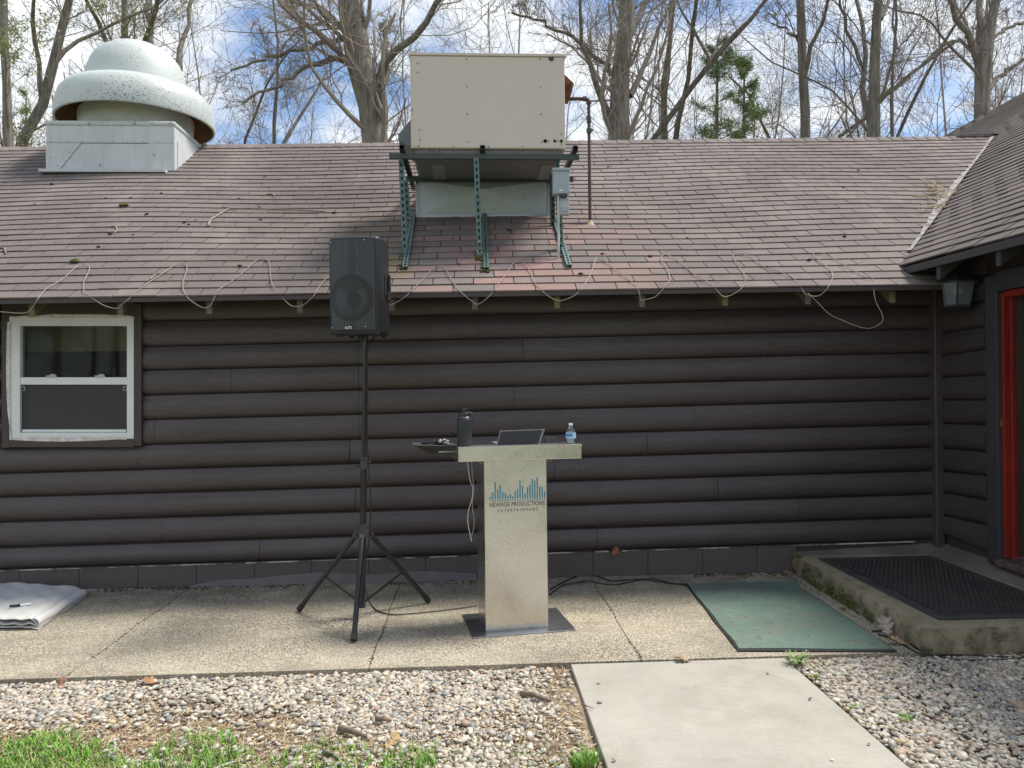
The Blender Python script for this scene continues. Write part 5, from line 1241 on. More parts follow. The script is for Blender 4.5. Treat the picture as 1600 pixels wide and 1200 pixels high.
nC = pebbles('spilled_gravel', .56, 1.72, 2.8, 4.2, 150, lambda x, y: np.exp(-np.minimum(np.abs(x-.53), np.abs(x-1.735))/.06)*.8+.01, 0, -.0055)

# ================================================================== GRASS
def blades(name, xs, ys, hmin, hmax, kind='stuff', label=None, cat=None, z0=-.035, col=None):
    n = len(xs); h = rng.uniform(hmin, hmax, n); a = rng.uniform(0, 2*np.pi, n); lean = rng.uniform(.1, .75, n)*h; w = rng.uniform(.0014, .0030, n)
    px_, py_ = np.cos(a), np.sin(a); qx, qy = -py_, px_
    V = []
    for t, wf in ((0, 1), (.45, .9), (.8, .55), (1, 0)):
        cx = xs+px_*lean*t**1.8; cy = ys+py_*lean*t**1.8; cz = z0+h*t*(1-.18*t)
        if wf > 0: V += [np.stack([cx-qx*w*wf, cy-qy*w*wf, cz], 1), np.stack([cx+qx*w*wf, cy+qy*w*wf, cz], 1)]
        else: V += [np.stack([cx, cy, cz], 1)]
    V = np.stack(V, 1).reshape(-1, 3)
    f = np.array([(0,1,3),(0,3,2),(2,3,5),(2,5,4),(4,5,6)]); F = (f[None]+(np.arange(n)*7)[:, None, None]).reshape(-1, 3)
    base = np.array([(.13,.34,.028),(.19,.43,.04),(.09,.24,.025),(.25,.43,.06),(.42,.38,.19)])
    c = base[rng.choice(5, n, p=[.33,.3,.2,.12,.05])]*rng.uniform(.8, 1.2, (n, 1)); C = np.concatenate([c, np.ones((n, 1))], 1).repeat(7, 0)
    o = np_mesh(name, V, F, M_GRASS, None, {'col': C}); 
    if kind: tag(o, kind=kind)
    if label: tag(o, label, cat)
    return o
n = 120000; x = rng.uniform(-4.6, .45, n); y = rng.uniform(2.4, 3.75, n)
cl_n = vnoise(x+11, y+31, 3.0, 21)*.65+vnoise(x+11, y+31, 8, 22)*.35
k = (grass_mask(x, y)*np.clip((cl_n-.20-.10*np.clip(x+2.4, 0, 1.2))*2.6, 0.04, .75)) > rng.random(n)
k |= (rng.random(n) < .07*np.clip((3.45-y)/.2, 0, 1))
blades('grass', x[k], y[k], .015, .068)
def litter(name, x0, x1, y0, y1, n, mask):
    x = rng.uniform(x0, x1, n); y = rng.uniform(y0, y1, n); k = mask(x, y) > rng.random(n); x, y = x[k], y[k]; n = len(x)
    a = rng.uniform(0, 6.28, n); l = rng.uniform(.008, .035, n); w_ = rng.uniform(.0008, .0022, n); z = -.030+rng.uniform(0, .012, n); dz = rng.normal(0, .004, n)
    cx, cy = np.cos(a), np.sin(a); V = np.stack([np.stack([x-cx*l-cy*w_, y-cy*l+cx*w_, z-dz], 1), np.stack([x-cx*l+cy*w_, y-cy*l-cx*w_, z-dz], 1), np.stack([x+cx*l+cy*w_, y+cy*l-cx*w_, z+dz], 1), np.stack([x+cx*l-cy*w_, y+cy*l+cx*w_, z+dz+.002], 1)], 1).reshape(-1, 3)
    c = np.array([(.50,.38,.24),(.36,.25,.15),(.60,.50,.34),(.22,.15,.09)])[rng.choice(4, n)]*rng.uniform(.8, 1.2, (n, 1)); C = np.concatenate([c, np.ones((n, 1))], 1).repeat(4, 0)
    tag(np_mesh(name, V, np.arange(n*4).reshape(-1, 4), M_GRASS, None, {'col': C}), kind='stuff')
litter('dry_thatch', -4.6, .5, 2.6, 4.24, 42000, lambda x, y: np.clip(1.15-.8*np.clip((y-3.55)/.35, 0, 1)+.6*np.clip((x-.2)/.2, 0, 1), .06, 1))
def tuft(px, py, n, r, h0, h1, label, z=-.02):
    c = on_z(px, py, z); a = rng.uniform(0, 6.28, n); q = r*np.sqrt(rng.random(n))
    blades('grass_tuft', c.x+q*np.cos(a), c.y+q*np.sin(a), h0, h1, None, label, 'grass tuft', z-.01)
tuft(300, 1184, 620, .20, .02, .085, 'bright grass tuft between dirt patches, second clump from the bottom left')
tuft(352, 1194, 200, .13, .015, .06, 'low grass tuft touching the right side of the second clump')
tuft(505, 1196, 430, .22, .015, .07, 'broad low grass tuft at the bottom edge left of the dry leaf')
tuft(640, 1196, 260, .12, .02, .08, 'small bright grass tuft at the bottom edge right of the dry leaf')
tuft(914, 1196, 260, .055, .04, .09, 'grass tuft in the gravel against the left edge of the concrete walk')
tuft(1275, 1061, 90, .03, .02, .05, 'tiny grass tuft in the pebbles just below the leafy weed')
tuft(1335, 1106, 60, .022, .015, .04, 'tiny grass sprig in the right-hand pebbles, nearest the walk')
tuft(1416, 1128, 90, .03, .02, .05, 'small grass sprig in the middle of the right-hand pebbles')
tuft(1382, 1176, 70, .03, .015, .035, 'low grass sprig near the bottom corner of the walk')
# leafy weed
wd_c = on_z(1248, 1040, -.01)
wd = thing('leafy_weed', 'pale green leafy weed growing at the corner of the walk and the patio', 'weed', tuple(wd_c))
V, F, C = [], [], []
rs = random.Random(4)
for s_i in range(34):
    a = rs.uniform(0, 6.28); ln2 = rs.uniform(.03, .11); up_ = rs.uniform(.02, .075)
    for k in range(6):
        t = (k+1)/6; bx_ = Vector((math.cos(a)*ln2*t*.8-.01, math.sin(a)*ln2*t*.55, up_*t*(1.4-.5*t)+.005))
        for sgn in (-1, 1):
            b2 = a+sgn*.9+rs.uniform(-.3, .3); L2 = rs.uniform(.008, .018); dv_ = Vector((math.cos(b2), math.sin(b2), rs.uniform(-.1, .5)))*L2; pr_ = Vector((-math.sin(b2), math.cos(b2), 0))*L2*.28
            i0 = len(V); V += [tuple(wd_c+bx_), tuple(wd_c+bx_+dv_*.5+pr_), tuple(wd_c+bx_+dv_), tuple(wd_c+bx_+dv_*.5-pr_)]; F += [(i0, i0+1, i0+2, i0+3)]
            c_ = (.24*rs.uniform(.8, 1.2), .38*rs.uniform(.8, 1.2), .12, 1); C += [c_]*4
np_mesh('leaves', V, F, M_LEAF, wd, {'col': C})

# ================================================================== FALLEN LEAVES, STICKS
def oak_leaf(name, P, size, rz, tilt, col, label, curl=.25, parent=None, normal=None):
    half = [(0, -.55), (.03, -.38), (.14, -.33), (.22, -.22), (.10, -.16), (.24, -.08), (.36, .05), (.14, .08), (.26, .20), (.30, .34), (.12, .28), (.12, .42), (.0, .52)]
    pts = [(x, y) for x, y in half]; V = []; F = []; n = len(pts)
    for x, y in pts: V.append((0, y, 0))
    for sg in (-1, 1):
        for x, y in pts: V.append((sg*x, y+.02*sg*math.sin(y*9), curl*(x*x*3)+.08*math.sin(y*7+sg)))
    for i in range(n-1):
        F.append((i, i+1, n+i+1, n+i)); F.append((i, 2*n+i, 2*n+i+1, i+1))
    m_ = MB().add([(a*size, b*size, c*size) for a, b, c in V], F)
    mt = simple('dry_leaf', col, .75, c2=tuple(k*.6 for k in col), scale=25, bs=.4, bscale=60)
    o = m_.build(name, mt); so = o.modifiers.new('thick', 'SOLIDIFY'); so.thickness = .0008
    o.location = P; o.rotation_euler = (tilt[0], tilt[1], rz); tag(o, label, 'leaf'); return o
def lift(p, h): return p+Vector((0, 0, h))
oak_leaf('oak_leaf', Vector((2.485, 4.52, .062)), .14, R(-25), (R(48), R(-12)), (.40, .32, .27), 'large pale lobed oak leaf at the foot of the doorstep corner')
oak_leaf('oak_leaf', Vector((2.475, 4.37, .022)), .11, R(75), (R(12), R(-8)), (.46, .30, .16), 'tan oak leaf partly under the large pale one at the doorstep corner')
oak_leaf('oak_leaf', lift(on_z(1317, 955, 0), .015), .06, R(130), (R(18), R(20)), (.36, .17, .07), 'small curled orange-brown leaf on the right edge of the green mat')
oak_leaf('oak_leaf', lift(on_z(1230, 899, 0), .018), .075, R(60), (R(15), R(-15)), (.30, .17, .09), 'brown leaf on the slab between the wall and the top of the green mat')
oak_leaf('oak_leaf', lift(on_z(233, 1068, -.01), .012), .11, R(85), (R(12), R(6)), (.40, .21, .10), 'orange-brown oak leaf lying on the left-hand gravel')
oak_leaf('oak_leaf', lift(on_z(97, 1069, -.01), .01), .07, R(10), (R(30), R(6)), (.26, .12, .07), 'dark red-brown leaf in the gravel left of the orange oak leaf')
oak_leaf('oak_leaf', lift(on_z(1068, 1033, 0), .012), .09, R(80), (R(8), R(6)), (.44, .31, .18), 'tan leaf lying where the walk meets the patio')
oak_leaf('oak_leaf', lift(on_z(613, 1163, -.01), .012), .10, R(-30), (R(22), R(16)), (.50, .34, .17), 'light tan oak leaf above the grass tufts at the bottom edge')
oak_leaf('oak_leaf', lift(on_z(1591, 1108, -.01), .015), .11, R(50), (R(16), R(-12)), (.46, .35, .24), 'pale tan leaf on the pebbles at the right edge')
oak_leaf('oak_leaf', on_y(961, 861, WY-.06), .09, R(0), (R(75), R(30)), (.33, .12, .06), 'reddish dry leaf caught on the lowest log of the wall')
def stick(name, pts, r, m_, label, cat='twig'):
    rad = [r*(1-.55*i/(len(pts)-1)) for i in range(len(pts))]
    o = MB().tube(pts, rad, 7).build(name, m_, smooth=True); return tag(o, label, cat)
G = lambda px, py, h=0.0: on_z(px, py, h)
stick('bark_stick', [G(531, 1137, 0), G(545, 1141, .004), G(560, 1146, .002), G(573, 1151, -.01)], .016, M_CHUNK, 'short thick brown stick lying on the dirt at the lower left centre')
stick('bark_stick', [G(588, 1122, 0), G(600, 1124, .004), G(612, 1126, -.005)], .012, M_CHUNK, 'small dark bark stick in the gravel above the thick stick')
stick('bark_piece', [G(815, 1083, 0), G(830, 1085, .010), G(845, 1090, .006), G(862, 1095, -.01)], .015, M_CHUNK, 'knobbly brown bark piece in the gravel left of the walk')
stick('bark_twig', [G(908, 1100, .005), G(915, 1102, .012), G(927, 1107, .006)], .004, M_CHUNK, 'thin dark twig poking over the left edge of the walk')
stick('bark_twig', [G(870, 1160, .0), G(878, 1172, .006), G(884, 1188, .004), G(890, 1199, 0)], .0035, M_DEADTWIG, 'thin pale twig curving through the gravel near the bottom of the walk')
stick('bark_twig', [G(1512, 1036, .0), G(1516, 1046, .01), G(1520, 1056, .0)], .006, M_DEADTWIG, 'short pale upright twig in the pebbles below the doorstep')
stick('roof_twig', [on_roof(326, 356), on_roof(330, 346), on_roof(345, 337), on_roof(358, 329), on_roof(390, 328), on_roof(430, 330), on_roof(470, 331), on_roof(508, 333)], .011, M_DEADTWIG, 'long bare bent twig lying on the shingles right of the exhaust fan')
stick('roof_twig', [on_roof(174, 357), on_roof(182, 357), on_roof(184, 362), on_roof(180, 367)], .009, M_DEADTWIG, 'small hooked twig on the shingles below the exhaust fan')
stick('roof_twig', [on_roof(0, 390), on_roof(8, 391), on_roof(11, 400)], .009, M_DEADTWIG, 'small forked twig on the shingles at the left edge')
stick('roof_twig', [on_roof(236, 440), on_roof(244, 432), on_roof(254, 431), on_roof(262, 426)], .007, M_DEADTWIG, 'short twig on the shingle edge tangled with the de-icing cable')
stick('roof_twig', [on_roof(417, 306), on_roof(426, 306), on_roof(431, 311)], .008, M_DEADTWIG, 'tiny pale twig on the shingles above the long bent twig')
st_d = MB(); rs = random.Random(9)
for i in range(26):
    t = rs.uniform(.26, .52); p = valley(t)+Vector((rs.uniform(-.22, .05), rs.uniform(-.05, .05), .06)); dr = Vector((rs.uniform(-.2, .2), rs.uniform(-.05, .2), rs.uniform(.0, .10))); st_d.tube([p, p+dr*.5+Vector((0, 0, .01)), p+dr], [.006, .005, .003], 4)
tag(st_d.build('straw_debris', M_STRAW), 'clump of pale dry stems caught in the roof valley', 'dead stems')
for (x_, y_, r_, lab) in ((195, 323, .05, 'yellow-green moss cushion on the shingles below the exhaust fan'), (118, 411, .04, 'flat brown moss cushion near the left roof edge')):
    m_ = MB(); rs = random.Random(int(x_))
    for k in range(9): lump(m_, on_roof(x_+rs.uniform(-4, 4), y_+rs.uniform(-1.5, 1.5), .02), r_*rs.uniform(.3, .6), .5, seed=k)
    tag(m_.build('moss_cushion', M_MOSS, smooth=True), lab, 'moss')
dk = MB(); rs = random.Random(19)
for k in range(46): lump(dk, on_roof(rs.uniform(20, 1380), rs.uniform(250, 440), .016), rs.uniform(.008, .02), .5, seed=k)
tag(dk.build('roof_litter', simple('roof_litter', (.03, .02, .015), .9), smooth=True), kind='stuff')
mw = MB(); rs = random.Random(29)
for k in range(420):
    px = rs.choice([rs.uniform(150, 330), rs.uniform(230, 520), rs.uniform(1080, 1240), rs.uniform(600, 740)]); y = WY-.02-abs(rs.gauss(0, .05)); p = on_y(px, 600, y); lump(mw, (p.x, y, .002), rs.uniform(.004, .011), .6, 6, seed=k)
tag(mw.build('moss', simple('dark_moss', (.045, .05, .018), .95), smooth=True), kind='stuff')
for jx in js[2:7]:   # crumbs and moss in the slab seams
    m_ = MB(); rs = random.Random(int(jx*10)+50)
    for k in range(70):
        y = rs.uniform(4.26, 6.05)
        if vnoise(np.array([jx+9]), np.array([y*2]), 2.0, 5)[0] < .42: continue
        lump(m_, (wob(jx, y)+rs.gauss(0, .008), y, -.002), rs.uniform(.004, .010), .6, 6, seed=k)
    if m_.v: tag(m_.build('seam_debris', simple('seam_debris', (.09, .06, .035), .95, c2=(.05, .055, .02), scale=20), smooth=True), kind='stuff')

# ================================================================== TREES
def polytubes(P, Rr, m):
    n, k, _ = P.shape; T = np.gradient(P, axis=1); T /= np.linalg.norm(T, axis=2, keepdims=True)+1e-9
    tm = P[:, -1]-P[:, 0]; tm /= np.linalg.norm(tm, axis=1, keepdims=True)+1e-9
    ref = np.where(np.abs(tm[:, 2:3]) > .9, np.array([[1., 0, 0]]), np.array([[0, 0, 1.]]))[:, None]
    U = np.cross(T, ref); U /= np.linalg.norm(U, axis=2, keepdims=True)+1e-9; W = np.cross(T, U)
    a = np.arange(m)*2*np.pi/m
    V = P[:, :, None]+Rr[:, :, None, None]*(U[:, :, None]*np.cos(a)[None, None, :, None]+W[:, :, None]*np.sin(a)[None, None, :, None])
    V = V.reshape(-1, 3)
    i, j, q = np.meshgrid(np.arange(n), np.arange(k-1), np.arange(m), indexing='ij'); b = (i*k+j)*m; q2 = (q+1) % m
    F = np.stack([b+q, b+q2, b+m+q2, b+m+q], -1).reshape(-1, 4); return V, F
def spawn(r, P, Rr, nper, lf, rf_, k=6, tmin=.25, spread=.9, upw=.25, wig=.16, rmin=.004):
    n, kk, _ = P.shape; L0 = np.linalg.norm(np.diff(P, axis=1), axis=2).sum(1)
    idx = np.repeat(np.arange(n), nper); t = r.uniform(tmin, .98, len(idx)); f = t*(kk-1); i0 = np.minimum(f.astype(int), kk-2); u = (f-i0)[:, None]
    S = P[idx, i0]*(1-u)+P[idx, i0+1]*u; T = P[idx, i0+1]-P[idx, i0]; T /= np.linalg.norm(T, axis=1, keepdims=True)+1e-9
    rr_ = Rr[idx, i0]*(1-u[:, 0])+Rr[idx, i0+1]*u[:, 0]
    rd = r.normal(size=(len(idx), 3)); rd -= T*(rd*T).sum(1, keepdims=True); rd /= np.linalg.norm(rd, axis=1, keepdims=True)+1e-9
    D = T*r.uniform(.45, .9, (len(idx), 1))+rd*r.uniform(.5, 1, (len(idx), 1))*spread; D[:, 2] += upw; D /= np.linalg.norm(D, axis=1, keepdims=True)
    Ln = L0[idx]*lf*r.uniform(.5, 1.2, len(idx))*(1.15-.6*t); step = (Ln/(k-1))[:, None]
    pts = [S]; d_ = D
    for q in range(k-1):
        d_ = d_+r.normal(size=d_.shape)*wig; d_[:, 2] += .05; d_ /= np.linalg.norm(d_, axis=1, keepdims=True); pts.append(pts[-1]+d_*step)
    P2 = np.stack(pts, 1); r0 = np.maximum(rr_*rf_*r.uniform(.7, 1.1, len(idx)), rmin*1.3)[:, None]
    R2 = np.maximum(r0*np.linspace(1, .35, k)[None], rmin); return P2, R2
def resample(pts, k):
    pts = np.array(pts, float); s = np.r_[0, np.cumsum(np.linalg.norm(np.diff(pts[:, :3], axis=0), axis=1))]; t = np.linspace(0, s[-1], k)
    return np.stack([np.interp(t, s, pts[:, c]) for c in range(pts.shape[1])], 1)
def tree(name, label, limbs, dep, mbark, mtw, seed, n1=9, n2=6, n3=5, group=None, twr=.0055, cat='tree', leaves=None, lf1=.40):
    """limbs: list of [(px,py,width_px)...] drawn at distance dep; the first is the trunk and runs down to the ground"""
    r = np.random.default_rng(seed); Ls = []
    for li, lm in enumerate(limbs):
        pts = []
        for q, (px, py, wpx) in enumerate(lm):
            p = at_d(px, py, dep + (0 if li == 0 else .35*q*(1 if (li+seed) % 2 else -1))); pts.append((p.x, p.y, p.z, wpx/2*dep/FPX))
        if lm[0][1] > 205: p = pts[0]; q = pts[1]; sl = (p[0]-q[0])/(abs(p[2]-q[2])+1e-6); sl = max(-.25, min(.25, sl)); pts.insert(0, (p[0]+sl*.5*p[2]*.6, p[1], -.1, p[3]*1.25))
        # continue upward above the frame
        p, q = pts[-1], pts[-2]
        if lm[-1][1] <= 2:
            dx = [(p[c]-q[c]) for c in range(3)]; l_ = math.sqrt(sum(c*c for c in dx))+1e-6; ext = r.uniform(2.5, 4.5)
            pts.append((p[0]+dx[0]/l_*ext, p[1]+dx[1]/l_*ext, p[2]+dx[2]/l_*ext, p[3]*.55))
        K = 16; A_ = resample(pts, K); A_[2:-1, :2] += r.normal(0, .02 if li == 0 else .045, (K-3, 2)); A_[:, 3] *= r.uniform(.93, 1.08, K); Ls.append(A_)
    base = Ls[0][0]
    root = thing(name, label, cat, (base[0], base[1], 0), 0, group)
    P = np.stack([a[:, :3] for a in Ls]); Rr = np.stack([a[:, 3] for a in Ls])
    V, F = polytubes(P, Rr, 10); np_mesh('trunk', V, F, mbark, root, smooth=True)
    Pu = np.stack([resample(a[a[:, 2] > min(3.6, a[-1, 2]-1)] if (a[:, 2] > 3.6).sum() > 3 else a, 12) for a in Ls]); 
    P1, R1 = spawn(r, Pu[:, :, :3], Pu[:, :, 3], n1+3, lf1, .24, 10, .05, 1.1, .15, .17, twr)
    P2, R2 = spawn(r, P1, R1, n2+1, .55, .5, 7, .12, 1.05, .10, .19, twr*.75)
    P3, R3 = spawn(r, P2, R2, n3+2, .6, .55, 5, .10, 1.0, .08, .20, twr*.52)
    Vs, Fs = [], []; o = 0
    for (p, q, m_) in ((P1, R1, 5), (P2, R2, 4), (P3, R3, 3)):
        V, F = polytubes(p, q, m_); Vs.append(V); Fs.append(F+o); o += len(V)
    np_mesh('crown', np.concatenate(Vs), np.concatenate(Fs), mtw, root)
    if leaves:
        n, col, sz = leaves; P4 = P3.reshape(-1, 3); P4 = P4[P4[:, 2] > 3.2]; ii = r.integers(0, len(P4), n); c = P4[ii]+r.normal(0, .05, (n, 3)); leafcloud('foliage', c, sz, col, root, r)
    return root
def leafcloud(name, c, sz, col, parent, r, elong=2.2):
    n = len(c); a = r.normal(size=(n, 3)); a /= np.linalg.norm(a, axis=1, keepdims=True); b = np.cross(a, r.normal(size=(n, 3))); b /= np.linalg.norm(b, axis=1, keepdims=True)
    s = sz*r.uniform(.6, 1.4, (n, 1)); V = np.stack([c-a*s*elong, c+b*s*.6, c+a*s*elong, c-b*s*.6], 1).reshape(-1, 3); F = (np.arange(n)[:, None]*4+np.arange(4)[None])
    cc_ = np.array(col)[None]*r.uniform(.65, 1.35, (n, 1)); C = np.concatenate([cc_, np.ones((n, 1))], 1).repeat(4, 0)
    return np_mesh(name, V, F, M_LEAF, parent, {'col': C})
tree('bare_tree', 'straight mossy tree trunk at the far left edge beyond the roof', [[(14, 228, 14), (10, 150, 13), (8, 70, 12), (6, 0, 11)]], 16, M_BARKG, M_TWIG, 1, leaves=(9000, (.30, .35, .12), .018))
tree('bare_tree', 'leaning tree curving up to the right behind the exhaust fan at the left', [[(28, 228, 17), (48, 205, 16), (68, 160, 15), (84, 100, 14), (97, 45, 12), (108, 0, 11)], [(84, 100, 8), (110, 68, 6), (160, 45, 5), (230, 15, 4), (260, -10, 3)], [(66, 160, 8), (58, 90, 7), (52, 40, 6), (56, 0, 5)]], 17, M_BARKG, M_TWIGL, 2, leaves=(9000, (.32, .37, .12), .018))
tree('bare_tree', 'multi-stemmed tree fanning out behind the dome of the exhaust fan', [[(200, 228, 16), (196, 120, 13), (195, 60, 10), (192, 0, 9)], [(205, 150, 9), (222, 70, 8), (236, 30, 7), (246, 0, 7)], [(240, 160, 10), (238, 90, 9), (235, 40, 8), (232, 0, 8)], [(215, 170, 9), (165, 60, 7), (145, 20, 6), (136, 0, 5)], [(255, 170, 11), (275, 100, 9), (290, 40, 7), (298, 0, 6)]], 19, M_BARKG, M_TWIG, 3, 9, 6, 5)
tree('bare_tree', 'small thin tree between the exhaust fan and the thick forked tree', [[(427, 228, 6), (430, 150, 5), (434, 80, 4), (428, 0, 3)], [(438, 222, 6), (462, 190, 5), (490, 150, 4), (512, 110, 3)], [(380, 224, 4), (400, 170, 4), (420, 120, 3), (470, 60, 2.5)]], 21, M_BARKB, M_TWIG, 4, 9, 6, 5)
tree('bare_tree', 'thickest grey tree, forked and ridged, left of the rooftop unit', [[(590, 228, 44), (578, 170, 42), (566, 110, 40), (556, 50, 40), (550, 0, 40)], [(594, 200, 26), (597, 120, 16), (604, 90, 12), (640, 65, 9), (665, 35, 8), (690, -5, 7)], [(584, 150, 16), (608, 102, 13), (602, 60, 9), (596, 38, 8)], [(560, 100, 12), (520, 90, 9), (480, 102, 7), (440, 128, 5), (380, 160, 3)], [(548, 50, 10), (500, 18, 7), (450, 0, 5)], [(540, 60, 9), (505, 66, 7), (440, 85, 5), (360, 110, 3)]], 15, M_BARKG, M_TWIGL, 5, 10, 7, 5)
tree('bare_tree', 'broad grey-brown tree with a right-hand fork, right of the rooftop unit', [[(968, 226, 36), (966, 160, 30), (968, 100, 26), (974, 50, 24), (976, 0, 24)], [(980, 60, 14), (1000, 22, 10), (1012, -5, 9)], [(955, 190, 12), (925, 120, 8), (905, 60, 6), (900, 0, 4)], [(984, 150, 10), (1010, 100, 7), (1020, 60, 6), (1045, 0, 4)], [(960, 120, 8), (900, 60, 5), (840, 30, 4), (800, 20, 3)]], 15, M_BARKG, M_TWIGL, 6, 9, 7, 5)
tree('bare_tree', 'pair of slim brown stems directly right of the broad tree', [[(1040, 222, 12), (1036, 130, 10), (1048, 60, 8), (1052, 0, 8)], [(1050, 222, 9), (1062, 170, 8), (1078, 110, 7), (1085, 40, 6), (1090, 0, 5)]], 18, M_BARKB, M_TWIG, 7, 9, 6, 5)
tree('bare_tree', 'dark tree leaning steeply to the right across the sky in front of the evergreen', [[(1005, 224, 10), (1050, 178, 9), (1095, 115, 9), (1140, 60, 8), (1185, 20, 6), (1198, 0, 5)], [(1110, 95, 5), (1080, 40, 4), (1060, 0, 3)]], 16, M_BARKB, M_TWIG, 8, 9, 6, 5)
tree('bare_tree', 'pale straight smooth trunk standing alone right of the evergreen', [[(1256, 220, 16), (1255, 150, 15), (1251, 60, 13), (1248, 0, 12)], [(1258, 115, 8), (1268, 75, 6), (1288, 40, 5), (1295, 0, 4)], [(1246, 58, 6), (1232, 50, 4), (1214, 30, 3), (1208, 10, 2.5)]], 17, M_BARKG, M_TWIG, 9, 6, 5, 5)
tree('bare_tree', 'tall grey twin-trunk tree left of the wing roof', [[(1366, 220, 21), (1365, 140, 18), (1371, 60, 15), (1374, 0, 13)], [(1356, 220, 10), (1350, 130, 9), (1352, 50, 7), (1340, 0, 6)], [(1350, 110, 6), (1330, 65, 5), (1316, 20, 4), (1312, 0, 3)], [(1376, 30, 7), (1392, 0, 5), (1398, -20, 4)]], 16, M_BARKG, M_TWIG, 10, 8, 6, 5)
tree('bare_tree', 'single thin upright sapling just right of the twin-trunk tree', [[(1394, 220, 6), (1393, 140, 5), (1398, 60, 4), (1400, 0, 3.5)]], 15, M_BARKB, M_TWIG, 11, 10, 6, 4)
tree('bare_tree', 'thick forked grey tree rising behind the wing roof at the right', [[(1534, 215, 25), (1533, 150, 24), (1535, 95, 24), (1545, 50, 16), (1556, 0, 14)], [(1535, 100, 14), (1529, 50, 11), (1533, 0, 10)], [(1528, 100, 10), (1512, 50, 9), (1490, 10, 7), (1480, -10, 6)], [(1545, 140, 8), (1570, 110, 6), (1600, 95, 5), (1640, 80, 4)], [(1524, 85, 6), (1500, 62, 5), (1478, 70, 4), (1440, 100, 3), (1400, 140, 2.5)], [(1548, 60, 6), (1580, 40, 5), (1620, 30, 4)]], 17, M_BARKG, M_TWIG, 12, 8, 6, 5)
tree('bare_tree', 'low leaning branchy tree spreading left from behind the wing roof', [[(1300, 222, 6), (1345, 190, 6), (1400, 130, 6), (1450, 95, 5), (1500, 60, 4)], [(1395, 224, 5), (1430, 150, 5), (1480, 60, 4), (1520, 0, 3)], [(1210, 222, 5), (1180, 170, 4), (1140, 120, 3)]], 19, M_BARKB, M_TWIG, 13, 10, 7, 5)
# evergreens
def evergreen(label, px, top, dep, hw, seed, sparse=1.0, extra=()):
    r = np.random.default_rng(seed); b = at_d(px, 222, dep); t = at_d(px+3, top, dep); H_ = t.z
    root = thing('evergreen_tree', label, 'tree', (b.x, b.y, 0)); MB().tube([(b.x, b.y, -.1), (b.x, b.y, H_*.6), (t.x, t.y, H_)], [.10, .07, .015], 8).build('trunk', M_BARKB, root, smooth=True)
    nb = int(70*sparse); P = []
    for i in range(nb):
        z = r.uniform(2.6, H_); f = (H_-z)/(H_-2.6); a = r.uniform(0, 6.28); L_ = (.25+hw*f**.7)*r.uniform(.45, 1.15); k = np.linspace(0, 1, 6)
        cx = b.x+(t.x-b.x)*z/H_; P.append(np.stack([cx+np.cos(a)*L_*k, b.y+np.sin(a)*L_*k, z+L_*(.25*k+.25*k*k)], 1))
    P = np.stack(P); Rr = np.full(P.shape[:2], .012)*np.linspace(1, .4, 6)[None]
    P2, R2 = spawn(r, P, Rr, 9, .55, .5, 4, .15, .9, .1, .12, .004)
    V1, F1 = polytubes(P, Rr, 4); V2, F2 = polytubes(P2, R2, 3); np_mesh('branches', np.concatenate([V1, V2]), np.concatenate([F1, F2+len(V1)]), M_BARKB, root)
    n = int(19000*sparse); ii = r.integers(0, len(P2), n); jj = r.integers(0, 3, n); u_ = r.random((n, 1)); c = P2[ii, jj]*(1-u_)+P2[ii, jj+1]*u_+r.normal(0, .045, (n, 3)); leafcloud('crown', c, .013, (.21, .31, .11), root, r, 3.2)
evergreen('feathery green evergreen rising above the ridge right of centre', 1118, 62, 17, 1.05, 31, .8)
evergreen('smaller green evergreen close beside the feathery one on its right', 1160, 95, 18, .95, 32, .9)
evergreen('low soft pine showing its top at the left edge behind the mossy trunk', 38, 150, 22, 1.2, 33, .7)
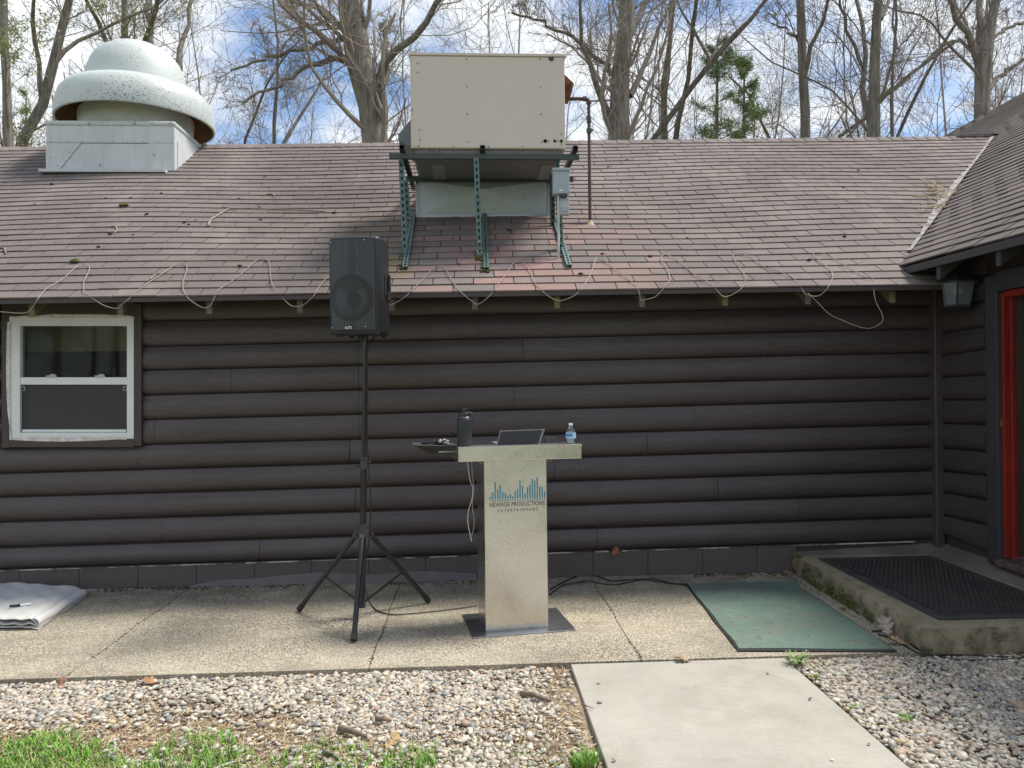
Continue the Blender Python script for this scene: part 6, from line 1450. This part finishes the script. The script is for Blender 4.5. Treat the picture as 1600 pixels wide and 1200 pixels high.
# far wood
r = np.random.default_rng(77); Ls = []
for i in range(58):
    px = r.uniform(-200, 1800); dep = r.uniform(24, 46); b = at_d(px, 222, dep); hgt = r.uniform(9, 17); k = 10
    z = np.linspace(0, hgt, k); lean = r.normal(0, .06, 2); wv = np.cumsum(r.normal(0, .12, (k, 2)), 0)
    Ls.append(np.stack([b.x+lean[0]*z+wv[:, 0], b.y+lean[1]*z+wv[:, 1], z, np.linspace(r.uniform(.05, .15), .02, k)], 1))
Ls = np.stack(Ls); P = Ls[..., :3]; Rr = Ls[..., 3]
P1, R1 = spawn(r, P, Rr, 18, .36, .40, 8, .18, 1.1, .18, .17, .009)
P2, R2 = spawn(r, P1, R1, 7, .5, .5, 6, .15, 1.1, .12, .18, .0055)
P3, R3 = spawn(r, P2, R2, 4, .6, .5, 4, .15, 1.1, .12, .18, .004)
Vs, Fs, o = [], [], 0
for p, q, m_ in ((P, Rr, 6), (P1, R1, 4), (P2, R2, 3), (P3, R3, 3)):
    V, F = polytubes(p, q, m_); Vs.append(V); Fs.append(F+o); o += len(V)
tag(np_mesh('far_wood', np.concatenate(Vs), np.concatenate(Fs), M_TWIGL), kind='stuff')
fw = bpy.data.objects['far_wood']; f2 = fw.copy(); COL.objects.link(f2); f2.rotation_euler = (0, 0, math.pi)   # the woods also stand behind the lawn
print('polys', sum(len(o.data.polygons) for o in bpy.data.objects if o.type == 'MESH'))
# repeats that belong together
GROUPS = {'bare_tree': 'bare trees behind the roof', 'evergreen_tree': 'evergreens behind the roof', 'oak_leaf': 'dry leaves blown about the patio', 'grass_tuft': 'grass tufts in the gravel',
          'roof_twig': 'twigs lying on the shingles', 'bark_stick': 'sticks and bark in the gravel', 'bark_twig': 'thin twigs in the gravel', 'power_cord': 'cords along the wall foot',
          'extension_cord': 'cords round the doorstep', 'charging_cord': 'cords hanging from the lectern', 'moss_cushion': 'moss cushions on the shingles'}
for o in bpy.data.objects:
    if o.parent is None and 'label' in o and o.name.split('.')[0] in GROUPS: o['group'] = GROUPS[o.name.split('.')[0]]
